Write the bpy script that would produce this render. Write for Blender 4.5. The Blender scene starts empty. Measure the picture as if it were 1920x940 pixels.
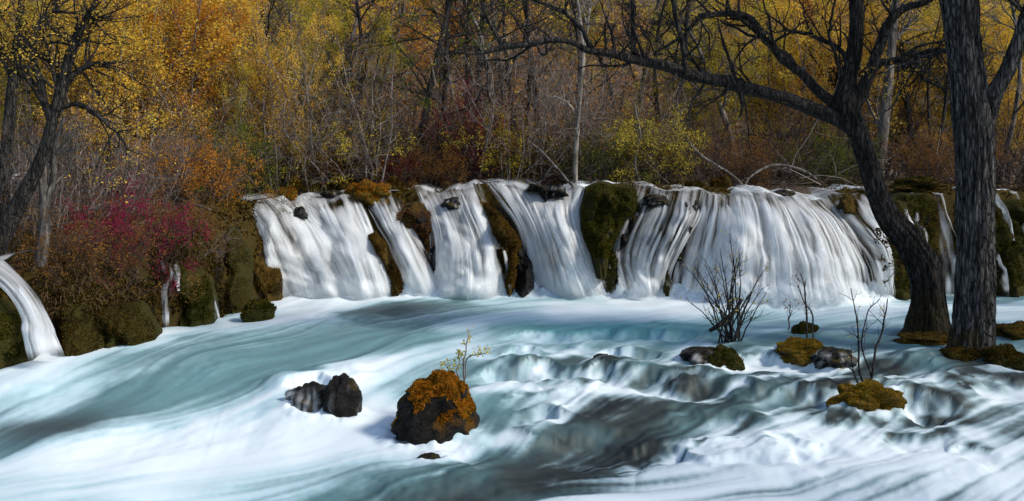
import bpy, math
import numpy as np

# ------------------------------------------------------------------ camera, sky, sun, exposure
S = bpy.context.scene
COL = S.collection
H, F, HY = 2.52, 2059.0, 320.0          # camera height above the pool, focal length and horizon row in photo pixels
cam = bpy.data.cameras.new('camera'); camo = bpy.data.objects.new('camera', cam); COL.objects.link(camo)
camo.location = (0, 0, H); camo.rotation_euler = (math.radians(90), 0, 0)
cam.sensor_width = 36; cam.lens = 36 * F / 1920; cam.shift_y = -(470 - HY) / 1920
cam.clip_end = 1000
S.camera = camo
SUN_DIR = np.array((0.72, -0.28, 0.66)); SUN_DIR /= np.linalg.norm(SUN_DIR)
el = math.asin(SUN_DIR[2]); az = math.atan2(SUN_DIR[0], SUN_DIR[1])
w = bpy.data.worlds.new('World'); S.world = w; w.use_nodes = True
nt = w.node_tree; bg = nt.nodes['Background']
sky = nt.nodes.new('ShaderNodeTexSky'); sky.sky_type = 'NISHITA'; sky.sun_disc = False
sky.sun_elevation = el; sky.sun_rotation = az
nt.links.new(sky.outputs[0], bg.inputs[0]); bg.inputs[1].default_value = 0.15
sl = bpy.data.lights.new('sun', 'SUN'); slo = bpy.data.objects.new('sun', sl); COL.objects.link(slo)
sl.energy = 3.2; sl.angle = math.radians(8); sl.color = (1.0, 0.93, 0.82)
from mathutils import Vector
slo.rotation_euler = Vector(SUN_DIR).to_track_quat('Z', 'Y').to_euler()
S.view_settings.view_transform = 'Standard'; S.view_settings.look = 'None'
S.view_settings.exposure = 0.45; S.view_settings.gamma = 1.0
S.render.engine = 'CYCLES'
c = S.cycles
c.use_denoising = True; c.max_bounces = 6; c.diffuse_bounces = 3; c.glossy_bounces = 2
c.transmission_bounces = 3; c.transparent_max_bounces = 16; c.use_adaptive_sampling = True

rng = np.random.default_rng(11)

# ------------------------------------------------------------------ helpers
def smooth(a, b, x):
    t = np.clip((np.asarray(x, float) - a) / (b - a), 0, 1); return t * t * (3 - 2 * t)

_perm = np.random.default_rng(3).permutation(256); _perm = np.concatenate([_perm, _perm])
_g = np.random.default_rng(4).normal(size=(256, 3)); _g /= np.linalg.norm(_g, axis=1)[:, None]
def pn(x, y, z=0.0):
    x, y, z = np.broadcast_arrays(np.asarray(x, float), np.asarray(y, float), np.asarray(z, float))
    xi = np.floor(x).astype(int); yi = np.floor(y).astype(int); zi = np.floor(z).astype(int)
    xf, yf, zf = x - xi, y - yi, z - zi
    u, v, w_ = [t * t * t * (t * (t * 6 - 15) + 10) for t in (xf, yf, zf)]
    xi &= 255; yi &= 255; zi &= 255
    def gr(dx, dy, dz):
        h = _perm[_perm[_perm[(xi + dx) & 255] + ((yi + dy) & 255)] + ((zi + dz) & 255)]
        g = _g[h]
        return g[..., 0] * (xf - dx) + g[..., 1] * (yf - dy) + g[..., 2] * (zf - dz)
    L = lambda a, b, t: a + t * (b - a)
    return 1.5 * L(L(L(gr(0,0,0), gr(1,0,0), u), L(gr(0,1,0), gr(1,1,0), u), v),
             L(L(gr(0,0,1), gr(1,0,1), u), L(gr(0,1,1), gr(1,1,1), u), v), w_)
def fbm(x, y, z=0.0, o=4):
    s = 0; a = 1.0
    for k in range(o):
        f = 2.03 ** k
        s = s + a * pn(np.asarray(x) * f + 17.3 * k, np.asarray(y) * f + 5.1 * k, np.asarray(z) * f); a *= 0.5
    return s
def unit(v): return v / np.maximum(np.linalg.norm(v, axis=-1, keepdims=True), 1e-9)

def tag(o, label=None, cat=None, group=None, kind=None):
    for k, v in (('label', label), ('category', cat), ('group', group), ('kind', kind)):
        if v: o[k] = v
    return o
def mkmesh(name, V, Q=None, T=None, mat=None, sm=True, attrs=None):
    V = np.asarray(V, np.float32); me = bpy.data.meshes.new(name)
    Q = np.zeros((0, 4), int) if Q is None else np.asarray(Q, int).reshape(-1, 4)
    T = np.zeros((0, 3), int) if T is None else np.asarray(T, int).reshape(-1, 3)
    me.vertices.add(len(V)); me.vertices.foreach_set('co', V.ravel())
    nl = Q.size + T.size; me.loops.add(nl); me.polygons.add(len(Q) + len(T))
    me.loops.foreach_set('vertex_index', np.concatenate([Q.ravel(), T.ravel()]).astype(np.int32))
    ls = np.concatenate([np.arange(len(Q)) * 4, Q.size + np.arange(len(T)) * 3]).astype(np.int32)
    me.polygons.foreach_set('loop_start', ls)
    me.polygons.foreach_set('use_smooth', np.full(len(ls), sm))
    me.update(calc_edges=True)
    for k, a in (attrs or {}).items():
        a = np.asarray(a, np.float32)
        if a.ndim == 1:
            at = me.attributes.new(k, 'FLOAT', 'POINT'); at.data.foreach_set('value', a)
        else:
            at = me.attributes.new(k, 'FLOAT_COLOR', 'POINT')
            at.data.foreach_set('color', np.concatenate([a, np.ones((len(a), 1), np.float32)], 1).ravel())
    if mat: me.materials.append(mat)
    return me
def link(name, me, parent=None, loc=None):
    o = bpy.data.objects.new(name, me); COL.objects.link(o)
    if parent is not None: o.parent = parent
    if loc is not None: o.location = loc
    return o
def empty(name, loc=(0, 0, 0)):
    o = bpy.data.objects.new(name, None); COL.objects.link(o); o.location = loc; o.empty_display_size = .2; return o
def gridq(nr, nc):
    i = np.arange(nr - 1)[:, None] * nc + np.arange(nc - 1)[None]
    return np.stack([i, i + 1, i + nc + 1, i + nc], -1).reshape(-1, 4)

class Geo:
    def __init__(s): s.V = []; s.Q = []; s.n = 0; s.A = []
    def add(s, V, Q, a=None):
        V = V.reshape(-1, 3); s.V.append(V); s.Q.append(Q.reshape(-1, 4) + s.n); s.n += len(V)
        s.A.append(np.zeros(len(V)) if a is None else a)
    def mesh(s, name, mat, sm=True, off=(0, 0, 0)):
        return mkmesh(name, np.concatenate(s.V) - np.array(off), np.concatenate(s.Q), mat=mat, sm=sm, attrs={'rnd': np.concatenate(s.A)})

def tubes(P, R, n=4, r=rng):
    m, k = P.shape[:2]
    T = unit(np.gradient(P, axis=1)); mt = unit(P[:, -1] - P[:, 0])
    ref = unit(np.cross(mt, r.normal(size=(m, 3))))[:, None]
    N = unit(ref - T * (ref * T).sum(-1, keepdims=True)); B = np.cross(T, N)
    a = np.arange(n) / n * 2 * np.pi
    V = P[:, :, None] + R[:, :, None, None] * (N[:, :, None] * np.cos(a)[:, None] + B[:, :, None] * np.sin(a)[:, None])
    base = (np.arange(m) * k * n)[:, None, None] + (np.arange(k - 1) * n)[None, :, None]
    j = np.arange(n)[None, None]; j2 = (j + 1) % n
    Q = np.stack([base + j, base + j2, base + n + j2, base + n + j], -1)
    return V.reshape(-1, 3), Q.reshape(-1, 4)
def at(P, idx, t):
    k = P.shape[1]; f = t * (k - 1); i = np.minimum(f.astype(int), k - 2); f = (f - i)
    f = f[:, None] if P.ndim == 3 else f
    return P[idx, i] * (1 - f) + P[idx, i + 1] * f
def grow(P, R, n, tr, L, ang, up, curl, k, rf, r=rng, falloff=0.5):
    m = len(P); idx = np.repeat(np.arange(m), n); t = r.uniform(tr[0], tr[1], len(idx))
    p0 = at(P, idx, t); T = at(unit(np.gradient(P, axis=1)), idx, t); T = unit(T); pr = at(R, idx, t)
    q = unit(np.cross(T, r.normal(size=T.shape))); a = np.radians(r.normal(ang, ang * .25, len(idx)))[:, None]
    d = unit(T * np.cos(a) + q * np.sin(a))
    ln = L * r.uniform(.5, 1.15, len(idx)) * (1 - falloff * t)
    out = [p0]; p = p0
    for s_ in range(k - 1):
        d = unit(d + np.array([0, 0, up]) + curl * r.normal(size=d.shape))
        p = p + d * (ln / (k - 1))[:, None]; out.append(p)
    r0 = np.minimum(pr * rf, ln * .03)
    return np.stack(out, 1), r0[:, None] * np.linspace(1, .3, k)[None]
def leafquads(P, n, size, spread, r=rng, tr=(0.1, 1.0), flat=0.0):
    m = len(P); idx = np.repeat(np.arange(m), n); t = r.uniform(tr[0], tr[1], len(idx))
    c_ = at(P, idx, t) + spread * r.normal(size=(len(idx), 3))
    return leaves_at(c_, size, r, np.repeat(r.random(m), n), flat)
def leaves_at(c_, size, r=rng, tone=None, flat=0.0):
    n = len(c_); a = unit(r.normal(size=(n, 3)) * np.array([1, 1, .8])); b = unit(np.cross(a, r.normal(size=(n, 3)) + np.array([0, 0, flat])))
    l = (size * r.uniform(.6, 1.3, n))[:, None]; wd = l * .55
    nrm = np.cross(a, b)
    V = np.stack([c_ - a * l / 2, c_ + b * wd / 2 + nrm * l * .1, c_ + a * l / 2, c_ - b * wd / 2 + nrm * l * .1], 1)
    tone = r.random(n) if tone is None else tone
    rnd = np.clip(.55 * tone + .45 * r.random(n), 0, 1)
    return V.reshape(-1, 3), np.arange(n * 4).reshape(-1, 4), np.repeat(rnd, 4)
def spline(pts, n):
    pts = np.asarray(pts, float); k = len(pts)
    P = np.vstack([2 * pts[0] - pts[1], pts, 2 * pts[-1] - pts[-2]])
    d = np.concatenate([[0], np.cumsum(np.linalg.norm(np.diff(pts[:, :3], axis=0), axis=1))]); s_ = np.linspace(0, d[-1], n)
    i = np.clip(np.searchsorted(d, s_, side='right') - 1, 0, k - 2); t = ((s_ - d[i]) / np.maximum(d[i + 1] - d[i], 1e-9))[:, None]
    a, b, c_, e = P[i], P[i + 1], P[i + 2], P[i + 3]
    return .5 * ((2 * b) + (-a + c_) * t + (2 * a - 5 * b + 4 * c_ - e) * t**2 + (-a + 3 * b - 3 * c_ + e) * t**3)
def at_px(px, py, y): return np.array([(px - 960) / F * y, y, H - (py - HY) / F * y])
def zbase(y): return -0.85 * smooth(16.8, 8.3, y)
def on_water(px, py):
    y = 15.0
    for _ in range(40): y = .5 * y + .5 * F * (H - zbase(y)) / (py - HY)
    return np.array([(px - 960) / F * y, y, float(zbase(y))])

# ------------------------------------------------------------------ materials
def newmat(name):
    m = bpy.data.materials.new(name); m.use_nodes = True; n = m.node_tree; n.nodes.clear()
    out = n.nodes.new('ShaderNodeOutputMaterial'); return m, n, out
def nd(n, t, **kw):
    x = n.nodes.new(t)
    for k, v in kw.items(): setattr(x, k, v)
    return x
def ramp(n, cols, src):
    r = nd(n, 'ShaderNodeValToRGB'); e = r.color_ramp.elements
    while len(e) < len(cols): e.new(.5)
    for i, (p, col) in enumerate(cols): e[i].position = p; e[i].color = (*col, 1)
    n.links.new(src, r.inputs[0]); return r.outputs[0]
def noise(n, scale, detail=4, vec=None, rough=.55):
    t = nd(n, 'ShaderNodeTexNoise'); t.inputs['Scale'].default_value = scale; t.inputs['Detail'].default_value = detail
    t.inputs['Roughness'].default_value = rough
    if vec: n.links.new(vec, t.inputs[0])
    return t.outputs[0]
def obco(n, scale=(1, 1, 1)):
    tc = nd(n, 'ShaderNodeTexCoord'); mp = nd(n, 'ShaderNodeMapping'); mp.inputs['Scale'].default_value = scale
    n.links.new(tc.outputs['Object'], mp.inputs[0]); return mp.outputs[0]
def bump(n, h, s, d):
    b = nd(n, 'ShaderNodeBump'); b.inputs['Strength'].default_value = s; b.inputs['Distance'].default_value = d
    n.links.new(h, b.inputs['Height']); return b.outputs[0]
def leafmat(name, cols, trans=.5):
    m, n, out = newmat(name); a = nd(n, 'ShaderNodeAttribute', attribute_name='rnd')
    k = len(cols); col = ramp(n, [(i / max(k - 1, 1), x) for i, x in enumerate(cols)], a.outputs['Fac'])
    d = nd(n, 'ShaderNodeBsdfDiffuse'); t = nd(n, 'ShaderNodeBsdfTranslucent'); mx = nd(n, 'ShaderNodeMixShader')
    n.links.new(col, d.inputs[0]); n.links.new(col, t.inputs[0]); mx.inputs[0].default_value = trans
    n.links.new(d.outputs[0], mx.inputs[1]); n.links.new(t.outputs[0], mx.inputs[2]); n.links.new(mx.outputs[0], out.inputs[0]); return m
def barkmat(name, dark, light, scale=9, stretch=.16, bs=.9, bd=.02, moss=None, mossh=0.0, plates=0):
    m, n, out = newmat(name); v = obco(n, (1, 1, stretch)); h = noise(n, scale, 6, v, .65); h2 = noise(n, 2.2, 3, obco(n))
    p = nd(n, 'ShaderNodeBsdfPrincipled'); col = ramp(n, [(.40, dark), (.64, light)], h)
    if plates:
        vo = nd(n, 'ShaderNodeTexVoronoi'); vo.feature = 'DISTANCE_TO_EDGE'; vo.inputs['Scale'].default_value = plates
        vm = nd(n, 'ShaderNodeMix', data_type='VECTOR'); vm.inputs[0].default_value = .06; v2 = obco(n, (1, 1, .2)); n.links.new(v2, vm.inputs[4])
        nz = nd(n, 'ShaderNodeTexNoise'); nz.inputs['Scale'].default_value = 7; n.links.new(v2, nz.inputs[0]); n.links.new(nz.outputs[1], vm.inputs[5]); n.links.new(vm.outputs[1], vo.inputs[0])
        cr = nd(n, 'ShaderNodeMapRange'); n.links.new(vo.outputs['Distance'], cr.inputs[0]); cr.inputs[1].default_value = 0; cr.inputs[2].default_value = .16; cr.inputs[3].default_value = 0
        mp = nd(n, 'ShaderNodeMix', data_type='RGBA'); mp.blend_type = 'MULTIPLY'; mp.inputs[0].default_value = .62; n.links.new(col, mp.inputs[6]); n.links.new(cr.outputs[0], mp.inputs[7]); col = mp.outputs[2]
        hh = nd(n, 'ShaderNodeMath', operation='MULTIPLY_ADD'); n.links.new(cr.outputs[0], hh.inputs[0]); hh.inputs[1].default_value = .8; n.links.new(h, hh.inputs[2]); h = hh.outputs[0]
    mx = nd(n, 'ShaderNodeMix', data_type='RGBA'); mx.blend_type = 'MULTIPLY'; mx.inputs[0].default_value = .6
    n.links.new(col, mx.inputs[6]); n.links.new(ramp(n, [(.3, (.5, .48, .45)), (.7, (1, 1, 1))], h2), mx.inputs[7]); col = mx.outputs[2]
    if moss:
        tc = nd(n, 'ShaderNodeTexCoord'); sp = nd(n, 'ShaderNodeSeparateXYZ'); n.links.new(tc.outputs['Object'], sp.inputs[0])
        ma = nd(n, 'ShaderNodeMath', operation='MULTIPLY_ADD'); n.links.new(h2, ma.inputs[0]); ma.inputs[1].default_value = 1.6; n.links.new(sp.outputs[2], ma.inputs[2])
        fac = ramp(n, [(0.0, (1, 1, 1)), (1.0, (0, 0, 0))], ma.outputs[0]); 
        mr = nd(n, 'ShaderNodeMapRange'); n.links.new(ma.outputs[0], mr.inputs[0]); mr.inputs[1].default_value = mossh + .7; mr.inputs[2].default_value = mossh + 1.1; mr.inputs[3].default_value = 1; mr.inputs[4].default_value = 0
        m2 = nd(n, 'ShaderNodeMix', data_type='RGBA'); n.links.new(mr.outputs[0], m2.inputs[0]); n.links.new(col, m2.inputs[6]); m2.inputs[7].default_value = (*moss, 1); col = m2.outputs[2]
    n.links.new(col, p.inputs['Base Color']); p.inputs['Roughness'].default_value = .8; p.inputs['Specular IOR Level'].default_value = .25
    n.links.new(bump(n, h, bs, bd), p.inputs['Normal']); n.links.new(p.outputs[0], out.inputs[0]); return m
def rockmat(name, rock=((.006, .0055, .005), (.032, .028, .023)), moss=((.014, .014, .004), (.07, .045, .009)), amount=.5, rough=.38, sc=1.0):
    m, n, out = newmat(name); v = obco(n); h = noise(n, 7 * sc, 8, v, .65); big = noise(n, 1.7 * sc, 4, v); fine = noise(n, 34 * sc, 4, v, .7)
    p = nd(n, 'ShaderNodeBsdfPrincipled'); rc = ramp(n, [(.35, rock[0]), (.7, rock[1])], h)
    mc = ramp(n, [(.3, moss[0]), (.7, moss[1])], fine)
    g = nd(n, 'ShaderNodeNewGeometry'); sp = nd(n, 'ShaderNodeSeparateXYZ'); n.links.new(g.outputs['Normal'], sp.inputs[0])
    a = nd(n, 'ShaderNodeMath', operation='MULTIPLY_ADD'); n.links.new(sp.outputs[2], a.inputs[0]); a.inputs[1].default_value = .25; n.links.new(big, a.inputs[2])
    f = nd(n, 'ShaderNodeMapRange'); n.links.new(a.outputs[0], f.inputs[0]); f.inputs[1].default_value = .78 - amount * .6; f.inputs[2].default_value = .9 - amount * .6
    mx = nd(n, 'ShaderNodeMix', data_type='RGBA'); n.links.new(f.outputs[0], mx.inputs[0]); n.links.new(rc, mx.inputs[6]); n.links.new(mc, mx.inputs[7])
    n.links.new(mx.outputs[2], p.inputs['Base Color']); p.inputs['Specular IOR Level'].default_value = .10
    rr = nd(n, 'ShaderNodeMapRange'); n.links.new(f.outputs[0], rr.inputs[0]); rr.inputs[3].default_value = rough; rr.inputs[4].default_value = .95; n.links.new(rr.outputs[0], p.inputs['Roughness'])
    add = nd(n, 'ShaderNodeMath', operation='MULTIPLY_ADD'); n.links.new(fine, add.inputs[0]); add.inputs[1].default_value = .5; n.links.new(h, add.inputs[2])
    n.links.new(bump(n, add.outputs[0], .9, .06), p.inputs['Normal']); n.links.new(p.outputs[0], out.inputs[0]); return m

M = {}
M['bark_dark'] = barkmat('bark_dark', (.010, .009, .008), (.075, .068, .062), 11, .14, 1, .03, plates=26)
M['bark_wet'] = barkmat('bark_wet', (.009, .009, .008), (.22, .212, .205), 17, .10, 1, .09, moss=(.07, .045, .01), mossh=.05, plates=22)
M['bark_black'] = barkmat('bark_black', (.006, .006, .005), (.085, .076, .070), 22, .08, 1, .06, moss=(.035, .026, .008), mossh=.35, plates=22)
M['bark_grey'] = barkmat('bark_grey', (.035, .031, .028), (.22, .20, .18), 14, .2, .6, .01)
M['bark_pale'] = barkmat('bark_pale', (.10, .085, .07), (.40, .36, .31), 10, .3, .5, .01)
M['twig'] = barkmat('twig', (.055, .044, .040), (.34, .29, .265), 20, .3, .3, .005)
M['twig_red'] = barkmat('twig_red', (.022, .015, .013), (.10, .072, .066), 20, .3, .3, .005)
M['tangle'] = leafmat('tangled_twigs', [(.016, .012, .010), (.04, .028, .025), (.09, .068, .06), (.17, .14, .125), (.42, .37, .33)], .0)
M['gold'] = leafmat('gold_leaves', [(.18, .10, .025), (.50, .28, .04), (.80, .50, .06), (.76, .58, .10), (.40, .35, .06)])
M['orange'] = leafmat('orange_leaves', [(.20, .075, .02), (.45, .16, .02), (.62, .30, .035), (.40, .20, .03)])
M['yellowgreen'] = leafmat('yellow_green_leaves', [(.15, .14, .03), (.42, .35, .045), (.70, .54, .065), (.28, .25, .04)])
M['green'] = leafmat('green_needles', [(.03, .05, .012), (.09, .11, .018), (.20, .20, .03)], .35)
M['magenta'] = leafmat('magenta_leaves', [(.06, .012, .022), (.19, .016, .045), (.36, .028, .09), (.12, .025, .03)])
M['red'] = leafmat('red_leaves', [(.07, .02, .02), (.16, .02, .03), (.30, .03, .05), (.24, .06, .02)])
M['rust'] = leafmat('rust_leaves', [(.06, .03, .015), (.18, .08, .025), (.30, .15, .04), (.16, .13, .03)])
M['moss_orange'] = leafmat('orange_moss', [(.06, .045, .008), (.20, .10, .010), (.40, .13, .012), (.36, .16, .016), (.12, .10, .012)], .25)
M['moss_gold'] = leafmat('golden_moss', [(.04, .042, .008), (.12, .095, .011), (.27, .135, .013), (.21, .155, .018), (.07, .075, .011)], .25)
M['moss_green'] = leafmat('green_moss', [(.012, .014, .003), (.038, .038, .006), (.10, .08, .010)], .25)
M['moss_brown'] = leafmat('brown_moss', [(.012, .010, .004), (.045, .028, .008), (.12, .065, .010), (.065, .055, .010)], .2)
M['moss_bank'] = leafmat('bank_moss', [(.008, .007, .003), (.028, .020, .006), (.07, .042, .008), (.05, .048, .008)], .2)
M['grass_dry'] = leafmat('dry_grass', [(.03, .02, .012), (.08, .05, .025), (.20, .14, .08), (.07, .045, .015)], .3)
M['rock_wet'] = rockmat('wet_rock', rock=((.003, .003, .003), (.020, .018, .016)), amount=.2, rough=.25)
M['rock_cliff'] = rockmat('cliff_rock', rock=((.004, .004, .003), (.022, .019, .015)), amount=.55)
M['rock_moss'] = rockmat('mossy_rock', amount=.72, moss=((.016, .014, .004), (.095, .055, .009)))
M['rock_boulder'] = rockmat('boulder_rock', rock=((.003, .003, .003), (.018, .016, .013)), amount=.25, rough=.3, moss=((.03, .02, .006), (.12, .055, .010)), sc=1.6)
M['rock_gold'] = rockmat('golden_mossy_rock', amount=.85, moss=((.03, .025, .006), (.15, .085, .011)), sc=1.5)
M['rock_green'] = rockmat('green_mossy_rock', amount=.8, moss=((.010, .011, .003), (.050, .043, .008)))
def groundmat():
    m, n, out = newmat('leaf_litter'); v = obco(n); p = nd(n, 'ShaderNodeBsdfPrincipled')
    n.links.new(ramp(n, [(.3, (.02, .015, .010)), (.5, (.07, .045, .025)), (.62, (.13, .075, .03)), (.75, (.05, .045, .015))], noise(n, 5, 8, v, .7)), p.inputs['Base Color'])
    p.inputs['Roughness'].default_value = .9; n.links.new(bump(n, noise(n, 12, 6, v), 1, .08), p.inputs['Normal']); n.links.new(p.outputs[0], out.inputs[0]); return m
M['ground'] = groundmat()
def rivermat():
    m, n, out = newmat('river_water'); a = nd(n, 'ShaderNodeAttribute', attribute_name='col'); f = nd(n, 'ShaderNodeAttribute', attribute_name='foam')
    p = nd(n, 'ShaderNodeBsdfPrincipled'); n.links.new(a.outputs['Color'], p.inputs['Base Color'])
    r = nd(n, 'ShaderNodeMapRange'); n.links.new(f.outputs['Fac'], r.inputs[0]); r.inputs[3].default_value = .58; r.inputs[4].default_value = .85; n.links.new(r.outputs[0], p.inputs['Roughness'])
    p.inputs['IOR'].default_value = 1.33; n.links.new(p.outputs[0], out.inputs[0]); return m
M['river'] = rivermat()
def fallmat():
    m, n, out = newmat('falling_water'); a = nd(n, 'ShaderNodeAttribute', attribute_name='dens')
    d = nd(n, 'ShaderNodeBsdfPrincipled'); d.inputs['Base Color'].default_value = (.84, .87, .89, 1); d.inputs['Roughness'].default_value = .45
    t = nd(n, 'ShaderNodeBsdfTranslucent'); t.inputs[0].default_value = (.84, .88, .91, 1)
    mx = nd(n, 'ShaderNodeMixShader'); mx.inputs[0].default_value = .5; n.links.new(d.outputs[0], mx.inputs[1]); n.links.new(t.outputs[0], mx.inputs[2])
    tr = nd(n, 'ShaderNodeBsdfTransparent'); m2 = nd(n, 'ShaderNodeMixShader'); n.links.new(a.outputs['Fac'], m2.inputs[0])
    n.links.new(tr.outputs[0], m2.inputs[1]); n.links.new(mx.outputs[0], m2.inputs[2]); n.links.new(m2.outputs[0], out.inputs[0]); return m
M['fall'] = fallmat()

# ------------------------------------------------------------------ the bank line, the ground and the cliff
# base of the rock dam and of the left bank, from the far right round to the left; last number: height of the top above the pool
PATH = np.array([(22, 25, 2.0), (16, 24, 2.0), (12, 23.2, 1.98), (9, 22.5, 2.0), (7, 21.95, 2.02), (5.2, 21.6, 2.0), (3.6, 21.9, 2.05), (2.6, 22.3, 2.15), (0.5, 22.5, 2.12), (-1.5, 22.5, 2.08),
                 (-3.4, 22.5, 2.02), (-4.4, 22.2, 1.95), (-4.75, 21.4, 1.88), (-5.0, 20.2, 1.78), (-5.1, 18.9, 1.6), (-5.45, 18.0, 1.4), (-5.65, 17.0, 1.25), (-5.9, 16.1, 1.1), (-6.4, 15.75, 1.0), (-7.1, 15.6, .95), (-9, 15.2, 1.0), (-14, 14, 1.0), (-30, 13, 1.0)], float)
PS = spline(PATH, 900)
PS[:, 2] += .15 * pn(PS[:, 0] * .8, PS[:, 1] * .8, 4.) + .10 * pn(PS[:, 0] * 2.1, PS[:, 1] * 2.1, 9.) + .04 * pn(PS[:, 0] * 4.5, PS[:, 1] * 4.5, 2.)
def ybase(x): o = np.argsort(PS[:430, 0]); return np.interp(x, PS[:430, 0][o], PS[:430, 1][o])
def ztop(x): o = np.argsort(PS[:430, 0]); return np.interp(x, PS[:430, 0][o], PS[:430, 2][o])
def path_dist(X, Y):
    """distance to the bank line, positive on the land side, and the top height at the nearest point"""
    A = PS[::6, :2]; best = np.full(X.shape, 1e9); sg = np.zeros(X.shape); zt = np.zeros(X.shape)
    for i in range(len(A) - 1):
        a, b = A[i], A[i + 1]; ab = b - a; t = np.clip(((X - a[0]) * ab[0] + (Y - a[1]) * ab[1]) / (ab @ ab), 0, 1)
        dx, dy = X - a[0] - t * ab[0], Y - a[1] - t * ab[1]; d = np.hypot(dx, dy); cr = ab[0] * dy - ab[1] * dx
        m_ = d < best; best = np.where(m_, d, best); sg = np.where(m_, np.where(cr < 0, 1, -1), sg); zt = np.where(m_, PS[i * 6, 2], zt)
    return best * sg, zt
def land(X, Y, d, zt):
    rise = .05 * np.clip(d - 1, 0, 14) + .5 * np.clip(d - 15, 0, 200)
    top = zt + rise + .10 * fbm(X * .6, Y * .6, o=3) * smooth(.6, 2.5, d)
    return np.where(d > .45, -1.6 + (top + 1.6) * smooth(.45, 1.15, d), -1.6)
gx = np.concatenate([np.linspace(-90, -16, 30), np.linspace(-15.7, 17, 110), np.linspace(17.5, 90, 30)])
gy = np.concatenate([np.linspace(-40, 11, 16), np.linspace(11.3, 42, 110), np.linspace(43, 190, 40)])
GX, GY = np.meshgrid(gx, gy); GD, GZT = path_dist(GX, GY); GZ = land(GX, GY, GD, GZT)
tag(link('ground', mkmesh('ground', np.stack([GX, GY, GZ], -1).reshape(-1, 3), gridq(*GX.shape), mat=M['ground'])), 'brown leaf-littered forest floor rising behind the falls', kind='structure')
def gz(x, y):
    d, zt = path_dist(np.array([float(x)]), np.array([float(y)])); return float(land(np.array([float(x)]), np.array([float(y)]), d, zt)[0])

def cliff(name, i0, i1, nu, label):
    P = PS[i0:i1]; P = P[np.linspace(0, len(P) - 1, nu).astype(int)] if nu < len(P) else spline(P[::5], nu)
    T = unit(np.gradient(P[:, :2], axis=0)); Nn = np.stack([T[:, 1], -T[:, 0]], 1); Nn = np.where((Nn * 1).sum(1, keepdims=True) * 0 == 0, Nn, Nn)
    nface, ntop = 70, 26
    th = np.linspace(-.16, math.pi / 2, nface); zf = np.sin(th); sf = .85 * (1 - np.cos(np.maximum(th, 0)))
    st = np.linspace(.87, 4.2, ntop); zz = np.concatenate([zf, np.ones(ntop)]); ss = np.concatenate([sf, st])
    X = P[:, 0][:, None] + Nn[:, 0][:, None] * ss; Y = P[:, 1][:, None] + Nn[:, 1][:, None] * ss; Z = P[:, 2][:, None] * zz + .035 * np.clip(ss - .85, 0, 9)
    nx = np.cos(th); nz = np.sin(th); nx = np.concatenate([nx, np.zeros(ntop)]); nz = np.concatenate([nz, np.ones(ntop)])
    d = .16 * fbm(X * 1.1, Y * 1.1, Z * .7, 4) + .10 * np.abs(fbm(X * 2.6, Y * 2.6, Z * 1.4, 3)) + .05 * fbm(X * 7, Y * 7, Z * 3, 3)
    fade = np.concatenate([np.ones(nface), np.linspace(.8, .25, ntop)]); d = d * fade
    X = X - Nn[:, 0][:, None] * nx * d; Y = Y - Nn[:, 1][:, None] * nx * d; Z = Z + nz * d * .6
    V = np.stack([X, Y, Z], -1)
    o = link(name, mkmesh(name, V.reshape(-1, 3), gridq(*X.shape)[:, ::-1], mat=M['rock_cliff'])); tag(o, label, kind='structure')
    return V
# land side is to the right of the path direction
CLIFF = cliff('rock_dam_terrain', 0, 470, 480, 'dark wet tufa ledge behind the waterfalls')
BANK = cliff('bank_terrain', 465, 860, 300, 'mossy rock bank curving round the pool')

# ------------------------------------------------------------------ the river
NX, NY = 800, 470
y0, y1 = 7.4, 23.6
yy = y0 * (y1 / y0) ** (np.arange(NY) / (NY - 1)); hw = .64 * yy + 1.8
ss_ = np.linspace(-1, 1, NX); RY = np.repeat(yy[:, None], NX, 1); RX = ss_[None] * hw[:, None]
ZB = zbase(RY); PX = 960 + F * RX / RY; PY = HY + F * (H - ZB) / RY
ARROWS = [(600, 575, -60, 25), (800, 565, -60, 8), (1100, 580, -80, 4), (1400, 580, -80, 10), (1700, 590, -80, 6), (1000, 615, -80, 12), (1250, 625, -50, 20), (720, 600, -60, 18), (900, 650, -60, 14), (500, 620, -60, 12),
          (500, 670, -60, 18), (300, 700, -60, 26), (100, 780, -60, 32), (60, 690, -50, 30), (250, 790, -60, 16), (640, 700, -60, 22), (700, 780, -40, 26), (450, 780, -60, 16), (400, 850, -60, 8), (100, 900, -60, 12), (650, 880, -60, 10),
          (1050, 650, -30, 22), (1150, 700, -40, 18), (1000, 730, -40, 20), (1300, 690, -50, 24), (1500, 700, -60, 20), (1250, 790, -60, 26), (1050, 830, -45, 32), (930, 800, -40, 34), (1100, 925, -60, 8), (1400, 860, -60, 12),
          (1550, 780, -50, 22), (1650, 800, -30, 34), (1760, 770, -40, 30), (1850, 710, -60, 14), (1820, 850, -50, 36), (1650, 900, -60, 16), (1400, 930, -60, 10), (1300, 1000, -60, 10), (200, 1050, -60, 10), (2100, 800, -60, 20), (-200, 850, -60, 20)]
Wt = np.zeros_like(RX); U = np.zeros_like(RX); Vv = np.zeros_like(RX)
for (a, b, da, db) in ARROWS:
    p, q = on_water(a, b), on_water(a + da, b + db); d = (q - p)[:2]; d /= np.linalg.norm(d)
    g = 1 / (((PX - a) / 120) ** 2 + ((PY - b) / 45) ** 2 + .15) ** 1.6
    Wt += g; U += g * d[0]; Vv += g * d[1]
U /= Wt; Vv /= Wt
wob = fbm(RX * .7, RY * .5, 3.3, 2) * .35
U, Vv = U * np.cos(wob) - Vv * np.sin(wob), U * np.sin(wob) + Vv * np.cos(wob)
di = (U / hw[:, None] - RX * .64 * Vv / hw[:, None] ** 2) * (NX - 1) / 2; dj = Vv / RY / math.log(y1 / y0) * (NY - 1)
sp_ = np.hypot(di, dj) + 1e-6; di /= sp_; dj /= sp_
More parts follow.
